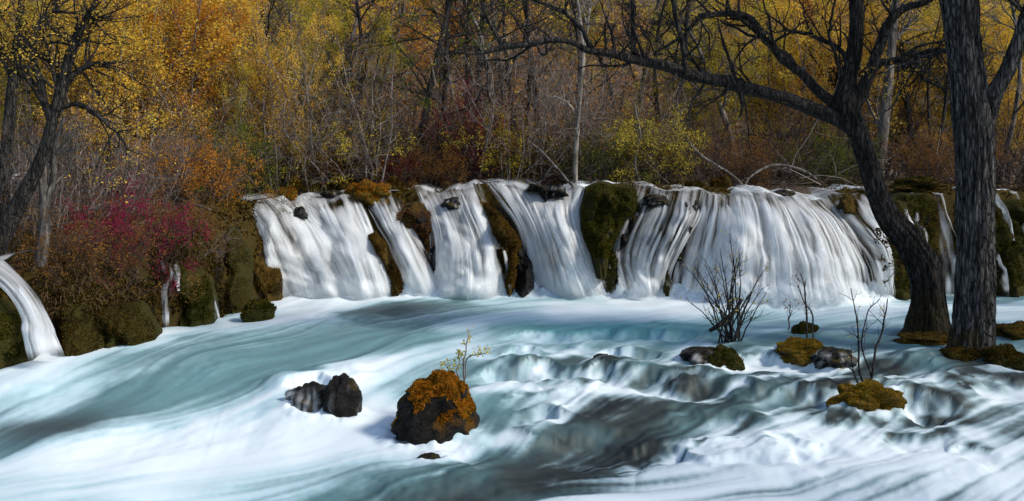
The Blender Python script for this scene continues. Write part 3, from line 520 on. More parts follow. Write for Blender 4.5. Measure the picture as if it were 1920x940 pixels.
# ------------------------------------------------------------------ rocks
def rock(name, px, py, wpx, hpx, label, mat, seed, box=.75, cat='rock', deep=.8, tuft=None, ntuft=0, tsize=.03, sink=.3, shape=.22, loc=None, cap=-.1, group=None, lean=0, squash=1.0, capfn=None, veil=0):
    """px,py: foot of the rock in the photo; wpx,hpx its width and height there"""
    p = on_water(px, py) if loc is None else np.array(loc, float); k = p[1] / F; a, b = wpx * k / 2, hpx * k
    n1, n2 = (56, 40) if wpx > 90 else (36, 26); th, ph = np.meshgrid(np.linspace(0, 2 * np.pi, n1, endpoint=False), np.linspace(-.5, .5, n2) * np.pi)
    u = np.stack([np.cos(ph) * np.cos(th), np.cos(ph) * np.sin(th), np.sin(ph)], -1)
    e = box; u2 = np.sign(u) * np.abs(u) ** e; u2 = u2 / (np.abs(u2) ** 2.4).sum(-1, keepdims=True) ** (1 / 2.4)
    d = 1 + shape * fbm(u[..., 0] * 1.3 + seed, u[..., 1] * 1.3, u[..., 2] * 1.3 + seed, 3) + .05 * fbm(u[..., 0] * 5 + seed, u[..., 1] * 5, u[..., 2] * 5, 3)
    v = u2 * d[..., None]; hh = b * (1 + sink) / 2; up = v[..., 2] * .5 + .5
    V = np.stack([v[..., 0] * a * (1.08 - .22 * squash * up) + lean * b * up, v[..., 1] * a * deep * (1.05 - .2 * up), v[..., 2] * hh + hh - b * sink], -1)
    q = np.arange(n2 - 1)[:, None] * n1; j = np.arange(n1)[None]; Q = np.stack([q + j, q + (j + 1) % n1, q + n1 + (j + 1) % n1, q + n1 + j], -1).reshape(-1, 4)
    me = mkmesh(name if not tuft else 'stone', V.reshape(-1, 3), Q, mat=M[mat])
    if veil:
        o = empty(name, p); me.name = 'stone'; link('stone', me, o); sd_ = .8 * pn(th * 7, ph * .8, seed) + .6 * pn(th * 15, ph * 1.1, seed + 3.)
        dn_ = .8 * smooth(-.35, .75, sd_ + veil - .5) * smooth(.85, .45, np.sin(ph)) * smooth(-.9, -.2, np.sin(ph)); V2 = V * 1.04 + np.array([0, 0, b * .02])
        link('water_veil', mkmesh('water_veil', V2.reshape(-1, 3), Q, mat=M['fall'], attrs={'dens': dn_.ravel()}), o)
    elif not tuft: o = link(name, me, loc=p)
    else:
        o = empty(name, p); link('stone', me, o); r = np.random.default_rng(seed)
        N = np.cross(np.roll(V, -1, 1) - np.roll(V, 1, 1), np.gradient(V, axis=0)); N = unit(N)
        zn = N[..., 2] + .35 * fbm(V[..., 0] * 6, V[..., 1] * 6, V[..., 2] * 6 + seed, 2) + (V[..., 2] / b - .5) * .7
        if capfn is not None: zn = zn + capfn(V[..., 0] / a, V[..., 2] / b)
        ok = np.argwhere((zn > cap) & (np.abs(u[..., 2]) < .985)); ar = np.linalg.norm(N, axis=-1)
        wgt = np.cos(ph)[ok[:, 0], ok[:, 1]]; pick = ok[r.choice(len(ok), ntuft, p=wgt / wgt.sum())]
        i, j = pick[:, 0], pick[:, 1]; fi, fj = r.random(ntuft)[:, None], r.random(ntuft)[:, None]; i2 = np.minimum(i + 1, n2 - 1); j2 = (j + 1) % n1
        P0 = (V[i, j] * (1 - fj) + V[i, j2] * fj) * (1 - fi) + (V[i2, j] * (1 - fj) + V[i2, j2] * fj) * fi; nn = N[i, j]
        tone = np.clip(.5 + .55 * fbm(P0[:, 0] * 5 / max(a, .3) * .5, P0[:, 1] * 4, P0[:, 2] * 4 + seed, 3), 0, 1)
        g = unit(nn + .55 * r.normal(size=nn.shape) + np.array([0, 0, .15])); s_ = tsize * r.uniform(.5, 1.5, ntuft)[:, None]; lump = (.5 + .9 * np.clip(fbm(P0[:, 0] * 9, P0[:, 1] * 9, P0[:, 2] * 9, 2), -.4, 1))[:, None]
        sd = unit(np.cross(g, r.normal(size=g.shape))) * s_ * .32; c0 = P0 + nn * tsize * lump * .25
        W_ = np.stack([c0 - sd, c0 + sd, c0 + g * s_ + sd * .3, c0 + g * s_ - sd * .3], 1)
        link('moss', mkmesh('moss', W_.reshape(-1, 3), np.arange(ntuft * 4).reshape(-1, 4), mat=M[tuft], sm=False, attrs={'rnd': np.repeat(np.clip(tone + .2 * r.normal(size=ntuft), 0, 1), 4)}), o)
    tag(o, label, cat, group); return o, p, a, b
rock('mossy_boulder', 803, 813, 166, 112, 'dark boulder capped with orange moss standing in the foam', 'rock_boulder', 21, box=.9, tuft='moss_orange', ntuft=24000, tsize=.02, cap=.46, deep=.85, shape=.34, lean=.2, squash=2.5, capfn=lambda x, z: .55 * x * (z > .3))
rock('wet_rock', 640, 776, 68, 70, 'small black wet rock with water spilling beside it', 'rock_wet', 22, deep=.8, box=.95, shape=.4, veil=.02)
rock('wet_rock', 585, 762, 104, 40, 'low dark sunken rock under a thin veil of water', 'rock_wet', 23, deep=.7, box=1.0, veil=.5, shape=.35, sink=.6)
rock('river_stone', 806, 866, 44, 16, 'small brown stone awash just below the boulder', 'rock_wet', 24)
rock('river_stone', 1128, 676, 34, 12, 'flat dark stone poking from the rapids', 'rock_wet', 25)
rock('river_stone', 870, 556, 12, 11, 'tiny orange stone alone on the pool', 'rock_moss', 26, sink=.8)
rock('mossy_hummock', 1625, 764, 112, 44, 'mossy hummock carrying bare twigs in the rapids', 'rock_gold', 27, box=.95, shape=.5, sink=.5, tuft='moss_gold', ntuft=9000, tsize=.015, cap=-.35)
rock('mossy_hummock', 1500, 670, 92, 32, 'orange and yellow moss mound beside the rapids', 'rock_gold', 28, box=.95, shape=.5, sink=.5, tuft='moss_gold', ntuft=7000, tsize=.015, cap=.0)
rock('wet_rock', 1565, 682, 76, 28, 'wet rock right of the orange moss mound', 'rock_wet', 29, veil=.25, box=1.0, shape=.4)
rock('mossy_hummock', 1508, 628, 40, 22, 'small green moss knob behind the orange moss mound', 'rock_green', 30, box=.95, shape=.5, sink=.5, tuft='moss_green', ntuft=1500, tsize=.016, cap=-.4)
rock('mossy_hummock', 1358, 684, 56, 30, 'low green mossy stone below the bare bush', 'rock_green', 31, box=.95, shape=.5, sink=.5, tuft='moss_green', ntuft=2200, tsize=.016, cap=-.1)
rock('wet_rock', 1320, 680, 80, 26, 'low dark wet ledge stone below the bare bush', 'rock_wet', 32, veil=.3, box=1.0, shape=.4)
rock('mossy_hummock', 1805, 676, 90, 24, 'green moss pad at the foot of the thick furrowed trunk', 'rock_green', 33, box=.95, shape=.5, sink=.5, tuft='moss_brown', ntuft=5000, tsize=.016, cap=-.3)
rock('mossy_hummock', 1882, 686, 80, 34, 'olive moss mound at the right edge beside the thick trunk', 'rock_green', 34, box=.95, shape=.5, sink=.5, tuft='moss_brown', ntuft=5000, tsize=.016, cap=-.3)
rock('mossy_hummock', 1908, 632, 80, 26, 'rusty moss mound at the right edge behind the thick trunk', 'rock_gold', 35, box=.95, shape=.5, sink=.5, tuft='moss_brown', ntuft=2600, tsize=.015, cap=-.3)
rock('mossy_hummock', 1735, 640, 100, 14, 'flat mossy root pad under the leaning trunk', 'rock_gold', 36, box=.95, shape=.5, sink=.5, tuft='moss_brown', ntuft=2200, tsize=.015, cap=-.4)
rock('mossy_rock', 485, 600, 62, 34, 'small green rock in the foam at the bank corner', 'rock_green', 37, tuft='moss_green', ntuft=1500, tsize=.03, cap=.1)
rock('mossy_rock', 1143, 556, 42, 72, 'rounded green rock at the foot of the big dark block', 'rock_green', 38, deep=.8, box=1.0, shape=.4, tuft='moss_green', ntuft=1500, tsize=.03, cap=.1)
rock('wet_rock', 1178, 556, 40, 34, 'glistening dark rock right of the rounded green rock', 'rock_wet', 39, deep=.8, box=1.0, shape=.4, veil=.4)

def rib(Lp, Rp, label, seed, mat='rock_moss', off=.30, bulge=.35, name='mossy_rib', tuft=None, ntuft=0, tsize=.038, lump=.38, depth=None, cat='rock'):
    n_t, n_s = 60, 36; L, R = edge(Lp, n_t), edge(Rp, n_t); s = np.linspace(0, 1, n_s); px = L[:, :1] + (R[:, :1] - L[:, :1]) * s; py = L[:, 1:] + (R[:, 1:] - L[:, 1:]) * s
    t = np.linspace(0, 1, n_t)[:, None] + 0 * s; prof = np.sqrt(np.clip(1 - (2 * s - 1) ** 2, 0, 1))[None] * np.sqrt(np.clip(1 - np.clip(1 - t * 5, 0, 1) ** 2, 0, 1))
    px = px + (2 * s - 1)[None] * 9 * pn(t * 4, seed * 1.3 + (s > .5), .5); py = py + (1 - t) * 14 * (pn(s[None] * 2.5, seed + .3, .7) + (2 * s[None] - 1) ** 2 * .8); y0_ = face_y(px, py, off) if depth is None else np.interp(t, np.linspace(0, 1, len(depth)), depth)
    y0_ = np.where(prof < .02, y0_ + .3, y0_)
    X, Zc = (px - 960) / F * y0_, H - (py - HY) / F * y0_
    y = y0_ + .25 - (bulge + .25) * prof - lump * prof * (fbm(X * 2.2, Zc * 1.6, seed, 4)) - .13 * prof * np.abs(fbm(X * 5, Zc * 4, seed, 4)) - .03 * prof * fbm(X * 16, Zc * 12, seed, 2)
    Zc[-6:] -= np.linspace(0, .3, 6)[:, None]
    V = np.stack([X, y, Zc], -1); b0 = V[-1, n_s // 2].copy(); o = empty(name, b0) if tuft else None
    me = mkmesh('stone' if tuft else name, V.reshape(-1, 3) - b0, gridq(n_t, n_s), mat=M[mat])
    if tuft:
        link('stone', me, o); r = np.random.default_rng(seed); N = unit(np.cross(np.gradient(V, axis=1), np.gradient(V, axis=0)) * -1); N = np.where(N[..., 1:2] > 0, -N, N)
        i, j = r.integers(2, n_t - 6, ntuft), r.integers(2, n_s - 2, ntuft); P0 = V[i, j] + (V[i + 1, j] - V[i, j]) * r.random((ntuft, 1)) + (V[i, j + 1] - V[i, j]) * r.random((ntuft, 1))
        tone = np.clip(.45 + .6 * fbm(P0[:, 0] * 2.5, P0[:, 1] * 2.5, P0[:, 2] * 2.5 + seed, 3), 0, 1); keep = fbm(P0[:, 0] * 3, P0[:, 2] * 2, seed + 4, 2) > -.35
        V2, Q2, A2 = leaves_at((P0 + N[i, j] * .02 - b0)[keep], tsize, r, tone[keep]); link('moss', mkmesh('moss', V2, Q2, mat=M[tuft], sm=False, attrs={'rnd': A2}), o)
    else: o = link(name, me, loc=b0)
    tag(o, label, cat, 'rock ribs between the falls'); return o
rib([(682, 432), (705, 462), (720, 500), (728, 556)], [(716, 432), (738, 468), (748, 510), (764, 556)], 'curved orange-green mossy rib between the broad fall and the thin veil', 51, tuft='moss_brown', ntuft=4160, tsize=.038, off=.45)
rib([(690, 380), (735, 420), (775, 470), (800, 525)], [(815, 368), (818, 420), (822, 470), (822, 530)], 'dark rock littered with dead leaves left of the straight-sided fall', 52, mat='rock_wet', tuft='rust', ntuft=4160, tsize=.038, off=.2, bulge=.2, name='littered_rib')
rib([(878, 376), (905, 400), (932, 440), (944, 480), (950, 552)], [(926, 374), (958, 405), (978, 445), (976, 490), (966, 552)], 'long rust-coloured mossy rib between two white falls', 53, tuft='moss_brown', ntuft=6720, tsize=.038, off=.42)
rib([(962, 470), (962, 510), (955, 552)], [(992, 462), (1002, 505), (1010, 552)], 'dark wet rock at the foot of the long rusty rib', 54, mat='rock_wet', off=.35, name='wet_rib')
rib([(1100, 345), (1088, 380), (1084, 420), (1098, 470), (1112, 492)], [(1192, 347), (1200, 380), (1178, 410), (1155, 450), (1135, 492)], 'big dark mossy block hanging over the pool in the middle of the falls', 55, mat='rock_green', tuft='moss_green', ntuft=8000, tsize=.038, off=.55, bulge=.5, name='mossy_block')
rib([(1185, 380), (1165, 420), (1140, 480), (1135, 552)], [(1215, 378), (1195, 420), (1172, 480), (1165, 552)], 'dark streaming rock edge right of the big mossy block', 56, mat='rock_wet', off=.25, bulge=.15, name='wet_rib')
rib([(1246, 440), (1240, 490), (1235, 552)], [(1264, 440), (1262, 490), (1256, 552)], 'narrow dark green rib left of the widest fall', 57, mat='rock_green', off=.45, bulge=.2)
rib([(1280, 370), (1272, 410), (1262, 460)], [(1322, 372), (1315, 410), (1290, 460)], 'dark streaked rock at the upper left of the widest fall', 58, mat='rock_wet', off=.28, bulge=.12, name='wet_rib')
rib([(450, 395), (440, 440), (432, 500), (440, 565)], [(478, 395), (500, 445), (528, 515), (532, 562)], 'tall mossy buttress at the corner where the bank meets the falls', 59, tuft='moss_brown', ntuft=6400, tsize=.038, off=.0, bulge=.4, depth=[22.2, 21.6, 21.3, 21.2], name='mossy_buttress')
rib([(335, 480), (308, 530), (302, 570), (304, 608)], [(372, 478), (396, 530), (404, 570), (404, 606)], 'green mossy bulge of the bank beside the thin curved spout', 60, mat='rock_green', tuft='moss_green', ntuft=6400, tsize=.038, depth=[18.8, 18.3, 18.15, 18.1], bulge=.35, name='mossy_bulge')
rib([(185, 560), (172, 600), (176, 655)], [(262, 552), (284, 595), (292, 640)], 'dark rounded mossy rock at the foot of the bank under trailing twigs', 65, mat='rock_green', tuft='moss_bank', ntuft=4000, tsize=.03, depth=[16.6, 16.25, 16.1], bulge=.4, name='mossy_bulge')
rib([(110, 555), (104, 600), (112, 668)], [(190, 560), (202, 605), (206, 662)], 'dark mossy rock right of the left edge fall', 66, mat='rock_green', tuft='moss_bank', ntuft=4000, tsize=.03, depth=[16.2, 15.9, 15.7], bulge=.4, name='mossy_bulge')
rib([(405, 430), (396, 480), (402, 530), (412, 596)], [(452, 425), (470, 470), (474, 530), (470, 590)], 'olive mossy rock face right of the thin curved spout', 67, mat='rock_green', tuft='moss_bank', ntuft=4500, tsize=.03, depth=[20.6, 20.2, 19.9, 19.7], bulge=.4, name='mossy_bulge')
rib([(-60, 560), (-70, 600), (-70, 678)], [(20, 562), (52, 600), (66, 672)], 'rounded green mossy rock under the left edge fall', 61, mat='rock_green', tuft='moss_green', ntuft=4800, tsize=.038, depth=[15.4, 15.0, 14.9], bulge=.4, name='mossy_bulge')
rib([(1660, 360), (1650, 420), (1625, 480), (1640, 560)], [(1760, 365), (1755, 420), (1750, 480), (1760, 562)], 'dark mossy rock face behind the leaning trunk', 62, mat='rock_green', tuft='moss_green', ntuft=8000, tsize=.038, off=.25, bulge=.35, name='mossy_outcrop')
rib([(1790, 366), (1790, 430), (1795, 552)], [(1965, 370), (1965, 430), (1965, 548)], 'dark mossy rock face at the right edge behind the thick trunk', 63, mat='rock_green', tuft='moss_green', ntuft=11200, tsize=.038, off=.12, bulge=.25, name='mossy_outcrop')
rib([(985, 352), (1012, 362)], [(1015, 346), (1058, 358)], 'dark wet rock breaking the crest above the bright fall', 64, mat='rock_wet', off=.55, bulge=.2, name='crest_rock')

for i, (px, py, wp, hp, o_, mt, lb) in enumerate([(562, 412, 26, 22, .55, 'rock_wet', 'small dark rock poking through the upper broad fall'), (640, 515, 30, 50, .35, 'rock_wet', 'sunken dark rock behind the veil low in the broad fall'), (715, 545, 26, 52, .62, 'rock_moss', 'ochre mossy rock at the foot of the broad fall'), (770, 430, 30, 26, .5, 'rock_moss', 'small mossy knob above the thin veil'), (848, 392, 36, 20, .5, 'rock_wet', 'dark rock splitting the top of the straight-sided fall'), (816, 512, 22, 46, .6, 'rock_wet', 'dark wet rock at the lower left side of the straight-sided fall'), (1040, 548, 44, 66, .55, 'rock_moss', 'brown rock under the veil at the foot of the bright fall'), (1046, 366, 34, 18, .7, 'rock_wet', 'flat dark rock in the crest of the bright fall'), (1228, 384, 44, 20, .5, 'rock_wet', 'dark wet rock at the top of the streaky fall'), (1432, 512, 24, 60, .85, 'rock_wet', 'dark hollow rock low in the widest fall, behind the bare bush'), (1545, 548, 40, 64, .95, 'rock_green', 'rounded dark rock under the veil at the right foot of the widest fall'), (1470, 372, 40, 16, .4, 'rock_wet', 'dark rock at the crest of the widest fall'), (1588, 398, 30, 30, .5, 'rock_moss', 'mossy knob at the upper right of the widest fall'), (620, 372, 34, 16, .5, 'rock_wet', 'dark rock in the crest between the two left falls')]):
    yd = float(face_y(np.array([px * 1.0]), np.array([py * 1.0]), 0.0)[0]) - o_ + .25; rock('fall_rock', 0, 0, wp, hp, lb, mt, 90 + i, loc=at_px(px, py, yd), box=.95, shape=.45, sink=.2, deep=1.0, veil=.12 if mt != 'rock_moss' else 0, group='rocks breaking the falls')
# moss cushions along the crest
for i, (px, py, wp, hp, yd, tm, lb) in enumerate([(692, 372, 74, 28, 23.0, 'moss_orange', 'bright orange moss cushion above the littered rock'), (540, 392, 34, 36, 22.7, 'moss_orange', 'orange moss clump splitting the broad fall at its crest'), (425, 398, 46, 36, 22.0, 'moss_orange', 'orange moss cushion at the top of the bank corner'),
        (640, 352, 40, 16, 23.6, 'moss_brown', 'brown moss pad beside the bright orange cushion'), (738, 362, 44, 24, 23.4, 'moss_brown', 'dull moss pad right of the bright orange cushion'), (553, 350, 22, 14, 23.6, 'moss_orange', 'small orange moss knob behind the multi-stemmed bush'), (990, 338, 26, 18, 25, 'moss_brown', 'small moss knob behind the bright fall'),
        (1350, 362, 46, 28, 23.5, 'moss_brown', 'brown moss mound on the crest left of the widest fall'), (1300, 358, 40, 16, 23.8, 'moss_green', 'green moss mound on the crest above the streaky fall'), (1720, 352, 90, 18, 23.6, 'moss_green', 'long green moss pad on the crest between the big trunks'), (470, 362, 30, 14, 24.5, 'moss_orange', 'small orange moss knob behind the bank corner')]):
    p = at_px(px, py, yd); rock('moss_cushion', 0, 0, wp, hp, lb, 'rock_gold' if 'orange' in tm else 'rock_moss', 70 + i, cat='moss', tuft=tm, ntuft=3000, tsize=.026, cap=-.2, loc=p, box=.95, shape=.6, sink=.5)

# ------------------------------------------------------------------ trees and shrubs
def stems_multi(n, h, base, tilt, k, curl, r0, r, hv=.35):
    az = r.uniform(0, 2 * np.pi, n); t = np.radians(np.abs(r.normal(tilt, tilt * .5, n))); d = np.stack([np.sin(t) * np.cos(az), np.sin(t) * np.sin(az), np.cos(t)], 1)
    p = np.stack([base * np.cos(az) * r.random(n), base * np.sin(az) * r.random(n), np.full(n, -.15)], 1); ln = h * r.uniform(1 - hv, 1.05, n); out = [p]
    for _ in range(k - 1):
        d = unit(d + curl * r.normal(size=d.shape) + np.array([0, 0, .03])); p = p + d * (ln / (k - 1))[:, None]; out.append(p)
    return np.stack(out, 1), (r0 * r.uniform(.6, 1.2, n))[:, None] * np.linspace(1, .2, k)[None]
def plant_geo(st, lv, leaf, r, barkm, leafm, sides=(6, 4, 3, 3)):
    P, R = st; g = Geo(); g.add(*tubes(P, R, sides[0], r)); tips = P
    for q, (n, tr, L, ang, up, curl, k, rf) in enumerate(lv):
        P, R = grow(P, R, n, tr, L, ang, up, curl, k, rf, r); g.add(*tubes(P, R, sides[min(q + 1, 3)], r)); tips = P
    b = g.mesh('branches', barkm); lm = None
    if leaf:
        n, size, spread, pr = leaf; tips = tips[r.random(len(tips)) < pr]; V, Q, A = leafquads(tips, n, size, spread, r); lm = mkmesh('leaves', V, Q, mat=leafm, sm=False, attrs={'rnd': A})
    return b, lm
def R_(s): return np.random.default_rng(s)
PROTO = {}
for k_ in range(2):
    r = R_(100 + k_); PROTO['willow%d' % k_] = plant_geo(stems_multi(15, 5.2, .35, 13, 10, .09, .028, r), [(10, (.16, 1), 1.5, 34, .04, .13, 6, .6), (7, (.15, 1), .55, 40, .02, .2, 4, .7)], (26, .055, .06, .85), r, M['twig'], M['gold'])
    r = R_(110 + k_); PROTO['thicket%d' % k_] = plant_geo(stems_multi(26, 3.0, .8, 24, 9, .16, .014, r), [(7, (.15, 1), 1.1, 45, .0, .22, 6, .7), (6, (.1, 1), .5, 50, -.02, .3, 4, .7)], (1, .05, .06, .7), r, M['twig_red'], M['rust'])
    r = R_(120 + k_); PROTO['tree%d' % k_] = plant_geo(stems_multi(1, 8.5, .01, 4, 14, .06, .11, r, .05), [(26, (.22, 1), 2.6, 55, .06, .12, 8, .55), (9, (.2, 1), 1.0, 45, .03, .2, 5, .6), (5, (.2, 1), .45, 45, 0, .25, 4, .7)], (11, .065, .07, .75), r, M['bark_grey'], M['gold'])
    r = R_(130 + k_); PROTO['bare%d' % k_] = plant_geo(stems_multi(1 + k_, 8.0, .1, 7, 14, .09, .10, r, .1), [(16, (.25, 1), 2.6, 50, .04, .16, 9, .6), (9, (.2, 1), 1.1, 48, .02, .25, 6, .6), (6, (.2, 1), .5, 50, 0, .3, 4, .7)], None, r, M['bark_dark'], None)
r = R_(140); PROTO['conifer'] = plant_geo(stems_multi(1, 9, .01, 3, 12, .03, .13, r, .05), [(44, (.2, 1), 2.4, 75, -.03, .10, 7, .35), (8, (.2, 1), .7, 45, -.05, .15, 3, .6)], (12, .08, .06, .8), r, M['bark_dark'], M['green'])
r = R_(150); PROTO['berry'] = plant_geo(stems_multi(34, 1.9, .5, 38, 9, .12, .012, r), [(7, (.2, 1), .8, 45, .02, .2, 6, .7), (6, (.2, 1), .35, 50, 0, .25, 4, .7)], (9, .042, .045, .7), r, M['twig_red'], M['magenta'])
def place(kind, px, yd, h, label, cat='shrub', leaf=None, bark=None, seed=0, group=None, name=None, rot=None, lean=(0, 0), wide=1.0, zoff=0, z=None):
    if kind.startswith('thicket') and not leaf: leaf = 'rust'
    b, l = PROTO[kind]; x = (px - 960) / F * yd; zz = gz(x, yd) if z is None else z
    o = empty(name or ('tree' if cat == 'tree' else 'shrub'), (x, yd, zz + zoff)); nat = {'willow': 5.2, 'thicket': 3.0, 'tree': 8.5, 'bare': 8.0, 'conifer': 9.0, 'berry': 1.9}[kind.rstrip('01')]; s = h / nat
    o.scale = (s * wide, s * wide, s); o.rotation_euler = (lean[0], lean[1], rot if rot is not None else (seed * 2.399) % 6.283)
    tr = link('trunk' if cat == 'tree' else 'stems', b, o)
    if bark: tr.material_slots[0].link = 'OBJECT'; tr.material_slots[0].material = M[bark]
    if l:
        cr = link('crown', l, o)
        if leaf: cr.material_slots[0].link = 'OBJECT'; cr.material_slots[0].material = M[leaf]
    tag(o, label, cat, group); return o
FG = 'autumn shrubs behind the falls'
# left bank and left forest
place('willow0', 225, 22.5, 5.6, 'golden leafy shrub arching over the magenta bush', leaf='gold', seed=1, group=FG, wide=1.1)
place('willow1', 100, 21.5, 5.4, 'yellow-gold shrub at the upper left behind the dark trunks', leaf='yellowgreen', seed=2, group=FG)
place('willow1', 330, 24, 5.8, 'orange-gold shrub left of the multi-stemmed bush', leaf='orange', seed=3, group=FG)
place('thicket0', 200, 19.5, 2.6, 'grey twiggy thicket behind the magenta bush', seed=4, group=FG, bark='twig')
place('thicket1', 380, 22.5, 3.0, 'grey twiggy thicket left of the multi-stemmed bush', seed=5, group=FG, bark='twig')
place('willow0', 405, 23.6, 3.6, 'green-tinged shrub behind the bank corner', leaf='yellowgreen', seed=6, group=FG, wide=.8)
place('willow1', 525, 23.6, 4.6, 'multi-stemmed golden bush rising from the crest of the broad fall', leaf='gold', seed=7, group=FG, wide=.8)
place('berry', 240, 17.7, 1.9, 'magenta-leaved bush spreading over the mossy bank', leaf='magenta', seed=8, wide=.72, z=.7)
place('berry', 150, 16.9, 1.5, 'dull red-brown bush low on the bank by the left edge fall', leaf='rust', seed=9, wide=1.1, z=.7)
place('thicket0', 60, 19, 2.6, 'bare thicket behind the leaning left trunk', seed=10, group=FG, bark='twig')
place('thicket1', 190, 16.9, 1.7, 'trailing brown twigs draped over the bank face', seed=61, z=.35, wide=1.1)
place('thicket0', 330, 18.9, 1.5, 'trailing twigs on the bank right of the magenta bush', seed=62, z=.7, bark='twig')
place('thicket0', 110, 16.6, 1.5, 'dark trailing twigs right beside the left edge fall', seed=63, z=.3)
place('thicket1', 290, 20.3, 1.9, 'grey twigs on the bank top left of the fallen stick', seed=64, bark='twig')
place('thicket0', 130, 18.4, 2.0, 'dark twigs on the bank top behind the dull red-brown bush', seed=65)
place('berry', 330, 19.6, 1.3, 'rusty low bush on the bank top left of the bank corner', leaf='rust', seed=66)
place('thicket1', 400, 21.6, 1.6, 'low grey twigs beside the orange cushion of the bank corner', seed=67, bark='twig')
# middle
place('thicket1', 640, 24.8, 3.2, 'reddish bare thicket behind the bright orange cushion', seed=11, group=FG)
place('thicket0', 720, 25.2, 3.0, 'reddish bare thicket at the foot of the dark conifer', seed=12, group=FG)
place('thicket1', 820, 25, 2.8, 'reddish bare thicket above the straight-sided fall', seed=13, group=FG)
place('thicket0', 900, 26, 3.4, 'dense bare thicket behind the red-leaved shrub', seed=14, group=FG)
place('thicket1', 1000, 26, 3.0, 'dense bare thicket left of the slim pale trunk', seed=15, group=FG)
place('willow0', 640, 27.5, 5.2, 'thin golden shrub behind the reddish thickets', leaf='yellowgreen', seed=16, group=FG, bark='bark_grey')
place('berry', 880, 24.8, 2.7, 'red-leaved shrub left of the slim pale trunk', leaf='red', seed=17, wide=.5)
place('berry', 745, 24.3, 1.1, 'small crimson shrub above the littered rock', leaf='red', seed=18, wide=.7)
place('conifer', 775, 24.7, 8.2, 'dark sparse conifer standing behind the littered rock', 'tree', seed=19, name='conifer_tree')
place('bare0', 880, 27, 7.5, 'dark bare tree with crooked boughs left of the slim pale trunk', 'tree', seed=20, bark='bark_dark')
place('bare1', 985, 29, 7.0, 'forked bare tree behind the long bough end', 'tree', seed=21, bark='bark_dark')
place('thicket0', 1150, 26.5, 2.9, 'dark thicket behind the big mossy block', seed=22, group=FG)
place('thicket1', 1230, 25.5, 2.6, 'dark thicket above the streaky fall', seed=23, group=FG)
place('willow1', 1275, 29, 3.6, 'yellow-green leafy shrub behind the crest under the long bough', leaf='yellowgreen', seed=24, group=FG)
place('bare0', 1180, 31, 7.5, 'dark slender bare tree behind the big mossy block', 'tree', seed=25, bark='bark_dark')
for i, (px, yd, h, kd, lb) in enumerate([(590, 24.4, 4.2, 'thicket1', 'tall grey thicket right beside the multi-stemmed bush'), (690, 24.6, 4.4, 'thicket0', 'tall grey thicket left of the dark conifer'), (450, 25, 4.4, 'thicket0', 'tall grey thicket left behind the multi-stemmed bush'), (940, 24.8, 4.0, 'thicket1', 'tall grey thicket between the red-leaved shrub and the pale trunk'), (1030, 25.4, 4.2, 'thicket0', 'tall grey thicket just left of the slim pale trunk'), (1140, 25.2, 3.6, 'thicket1', 'tall grey thicket right of the slim pale trunk'), (40, 17.6, 3.0, 'thicket1', 'grey thicket right behind the leaning left trunk')]):
    place(kd, px, yd, h, lb, seed=170 + i, group=FG, bark='twig')
# right
place('thicket0', 1330, 24.6, 2.4, 'dark twiggy thicket on the crest left of the widest fall', seed=26, group=FG)
place('thicket1', 1440, 27, 2.7, 'dark thicket behind the widest fall', seed=27, group=FG)
place('thicket0', 1540, 28.5, 2.8, 'dark thicket left of the leaning dark trunk', seed=28, group=FG)
place('bare1', 1480, 31, 6.5, 'thin bare tree behind the widest fall', 'tree', seed=29, bark='bark_dark')
place('bare1', 1745, 27, 5.5, 'forked bare tree between the two big trunks', 'tree', seed=30, bark='bark_dark')
place('thicket1', 1760, 29, 2.6, 'dark thicket between the two big trunks', seed=31, group=FG)
place('willow0', 1420, 33, 5.4, 'golden-green leafy shrub far behind the widest fall', leaf='yellowgreen', seed=32, group=FG)
place('willow1', 1720, 33, 6.0, 'golden shrub far behind the two big trunks', leaf='gold', seed=33, group=FG)
place('willow0', 1890, 29, 5.0, 'golden leafy shrub right of the thick furrowed trunk', leaf='gold', seed=34, group=FG)
place('thicket0', 1890, 25.5, 2.5, 'dark thicket right of the thick furrowed trunk', seed=35, group=FG)
place('willow1', 1580, 34, 6.2, 'tall golden shrub far behind the leaning dark trunk', leaf='orange', seed=36, group=FG)
for i, (px, yd, h, kd, lb) in enumerate([(150, 24.5, 6.5, 'bare1', 'grey bare tree behind the golden shrub over the magenta bush'), (290, 26, 6.0, 'bare0', 'grey bare tree above the bank, left of the multi-stemmed bush'), (450, 27, 6.5, 'bare1', 'grey bare tree just left of the multi-stemmed bush'), (610, 26.5, 6.5, 'bare0', 'grey bare tree right of the multi-stemmed bush'), (690, 28, 7.5, 'bare1', 'crooked bare tree left of the dark conifer'), (830, 25.5, 6.5, 'bare1', 'crooked bare tree right of the dark conifer'), (930, 25.5, 6.0, 'bare0', 'bare tree with pale twigs between the red-leaved shrub and the pale trunk'), (1040, 28, 7, 'bare1', 'bare tree left behind the slim pale trunk'), (1240, 28, 6.5, 'bare1', 'bare tree behind the yellow-green shrub'), (1380, 28, 6, 'bare0', 'bare tree behind the dead branch above the widest fall'), (1540, 30, 7, 'bare0', 'bare tree left behind the leaning dark trunk'), (1700, 29, 7, 'bare0', 'bare tree just right of the slender grey trunk'), (1870, 28, 7, 'bare1', 'bare tree behind the fork of the thick trunk')]):
    place(kd, px, yd, h, lb, 'tree', seed=140 + i, bark='bark_grey' if i % 3 == 0 else 'bark_dark', name='bare_tree', wide=1.2)
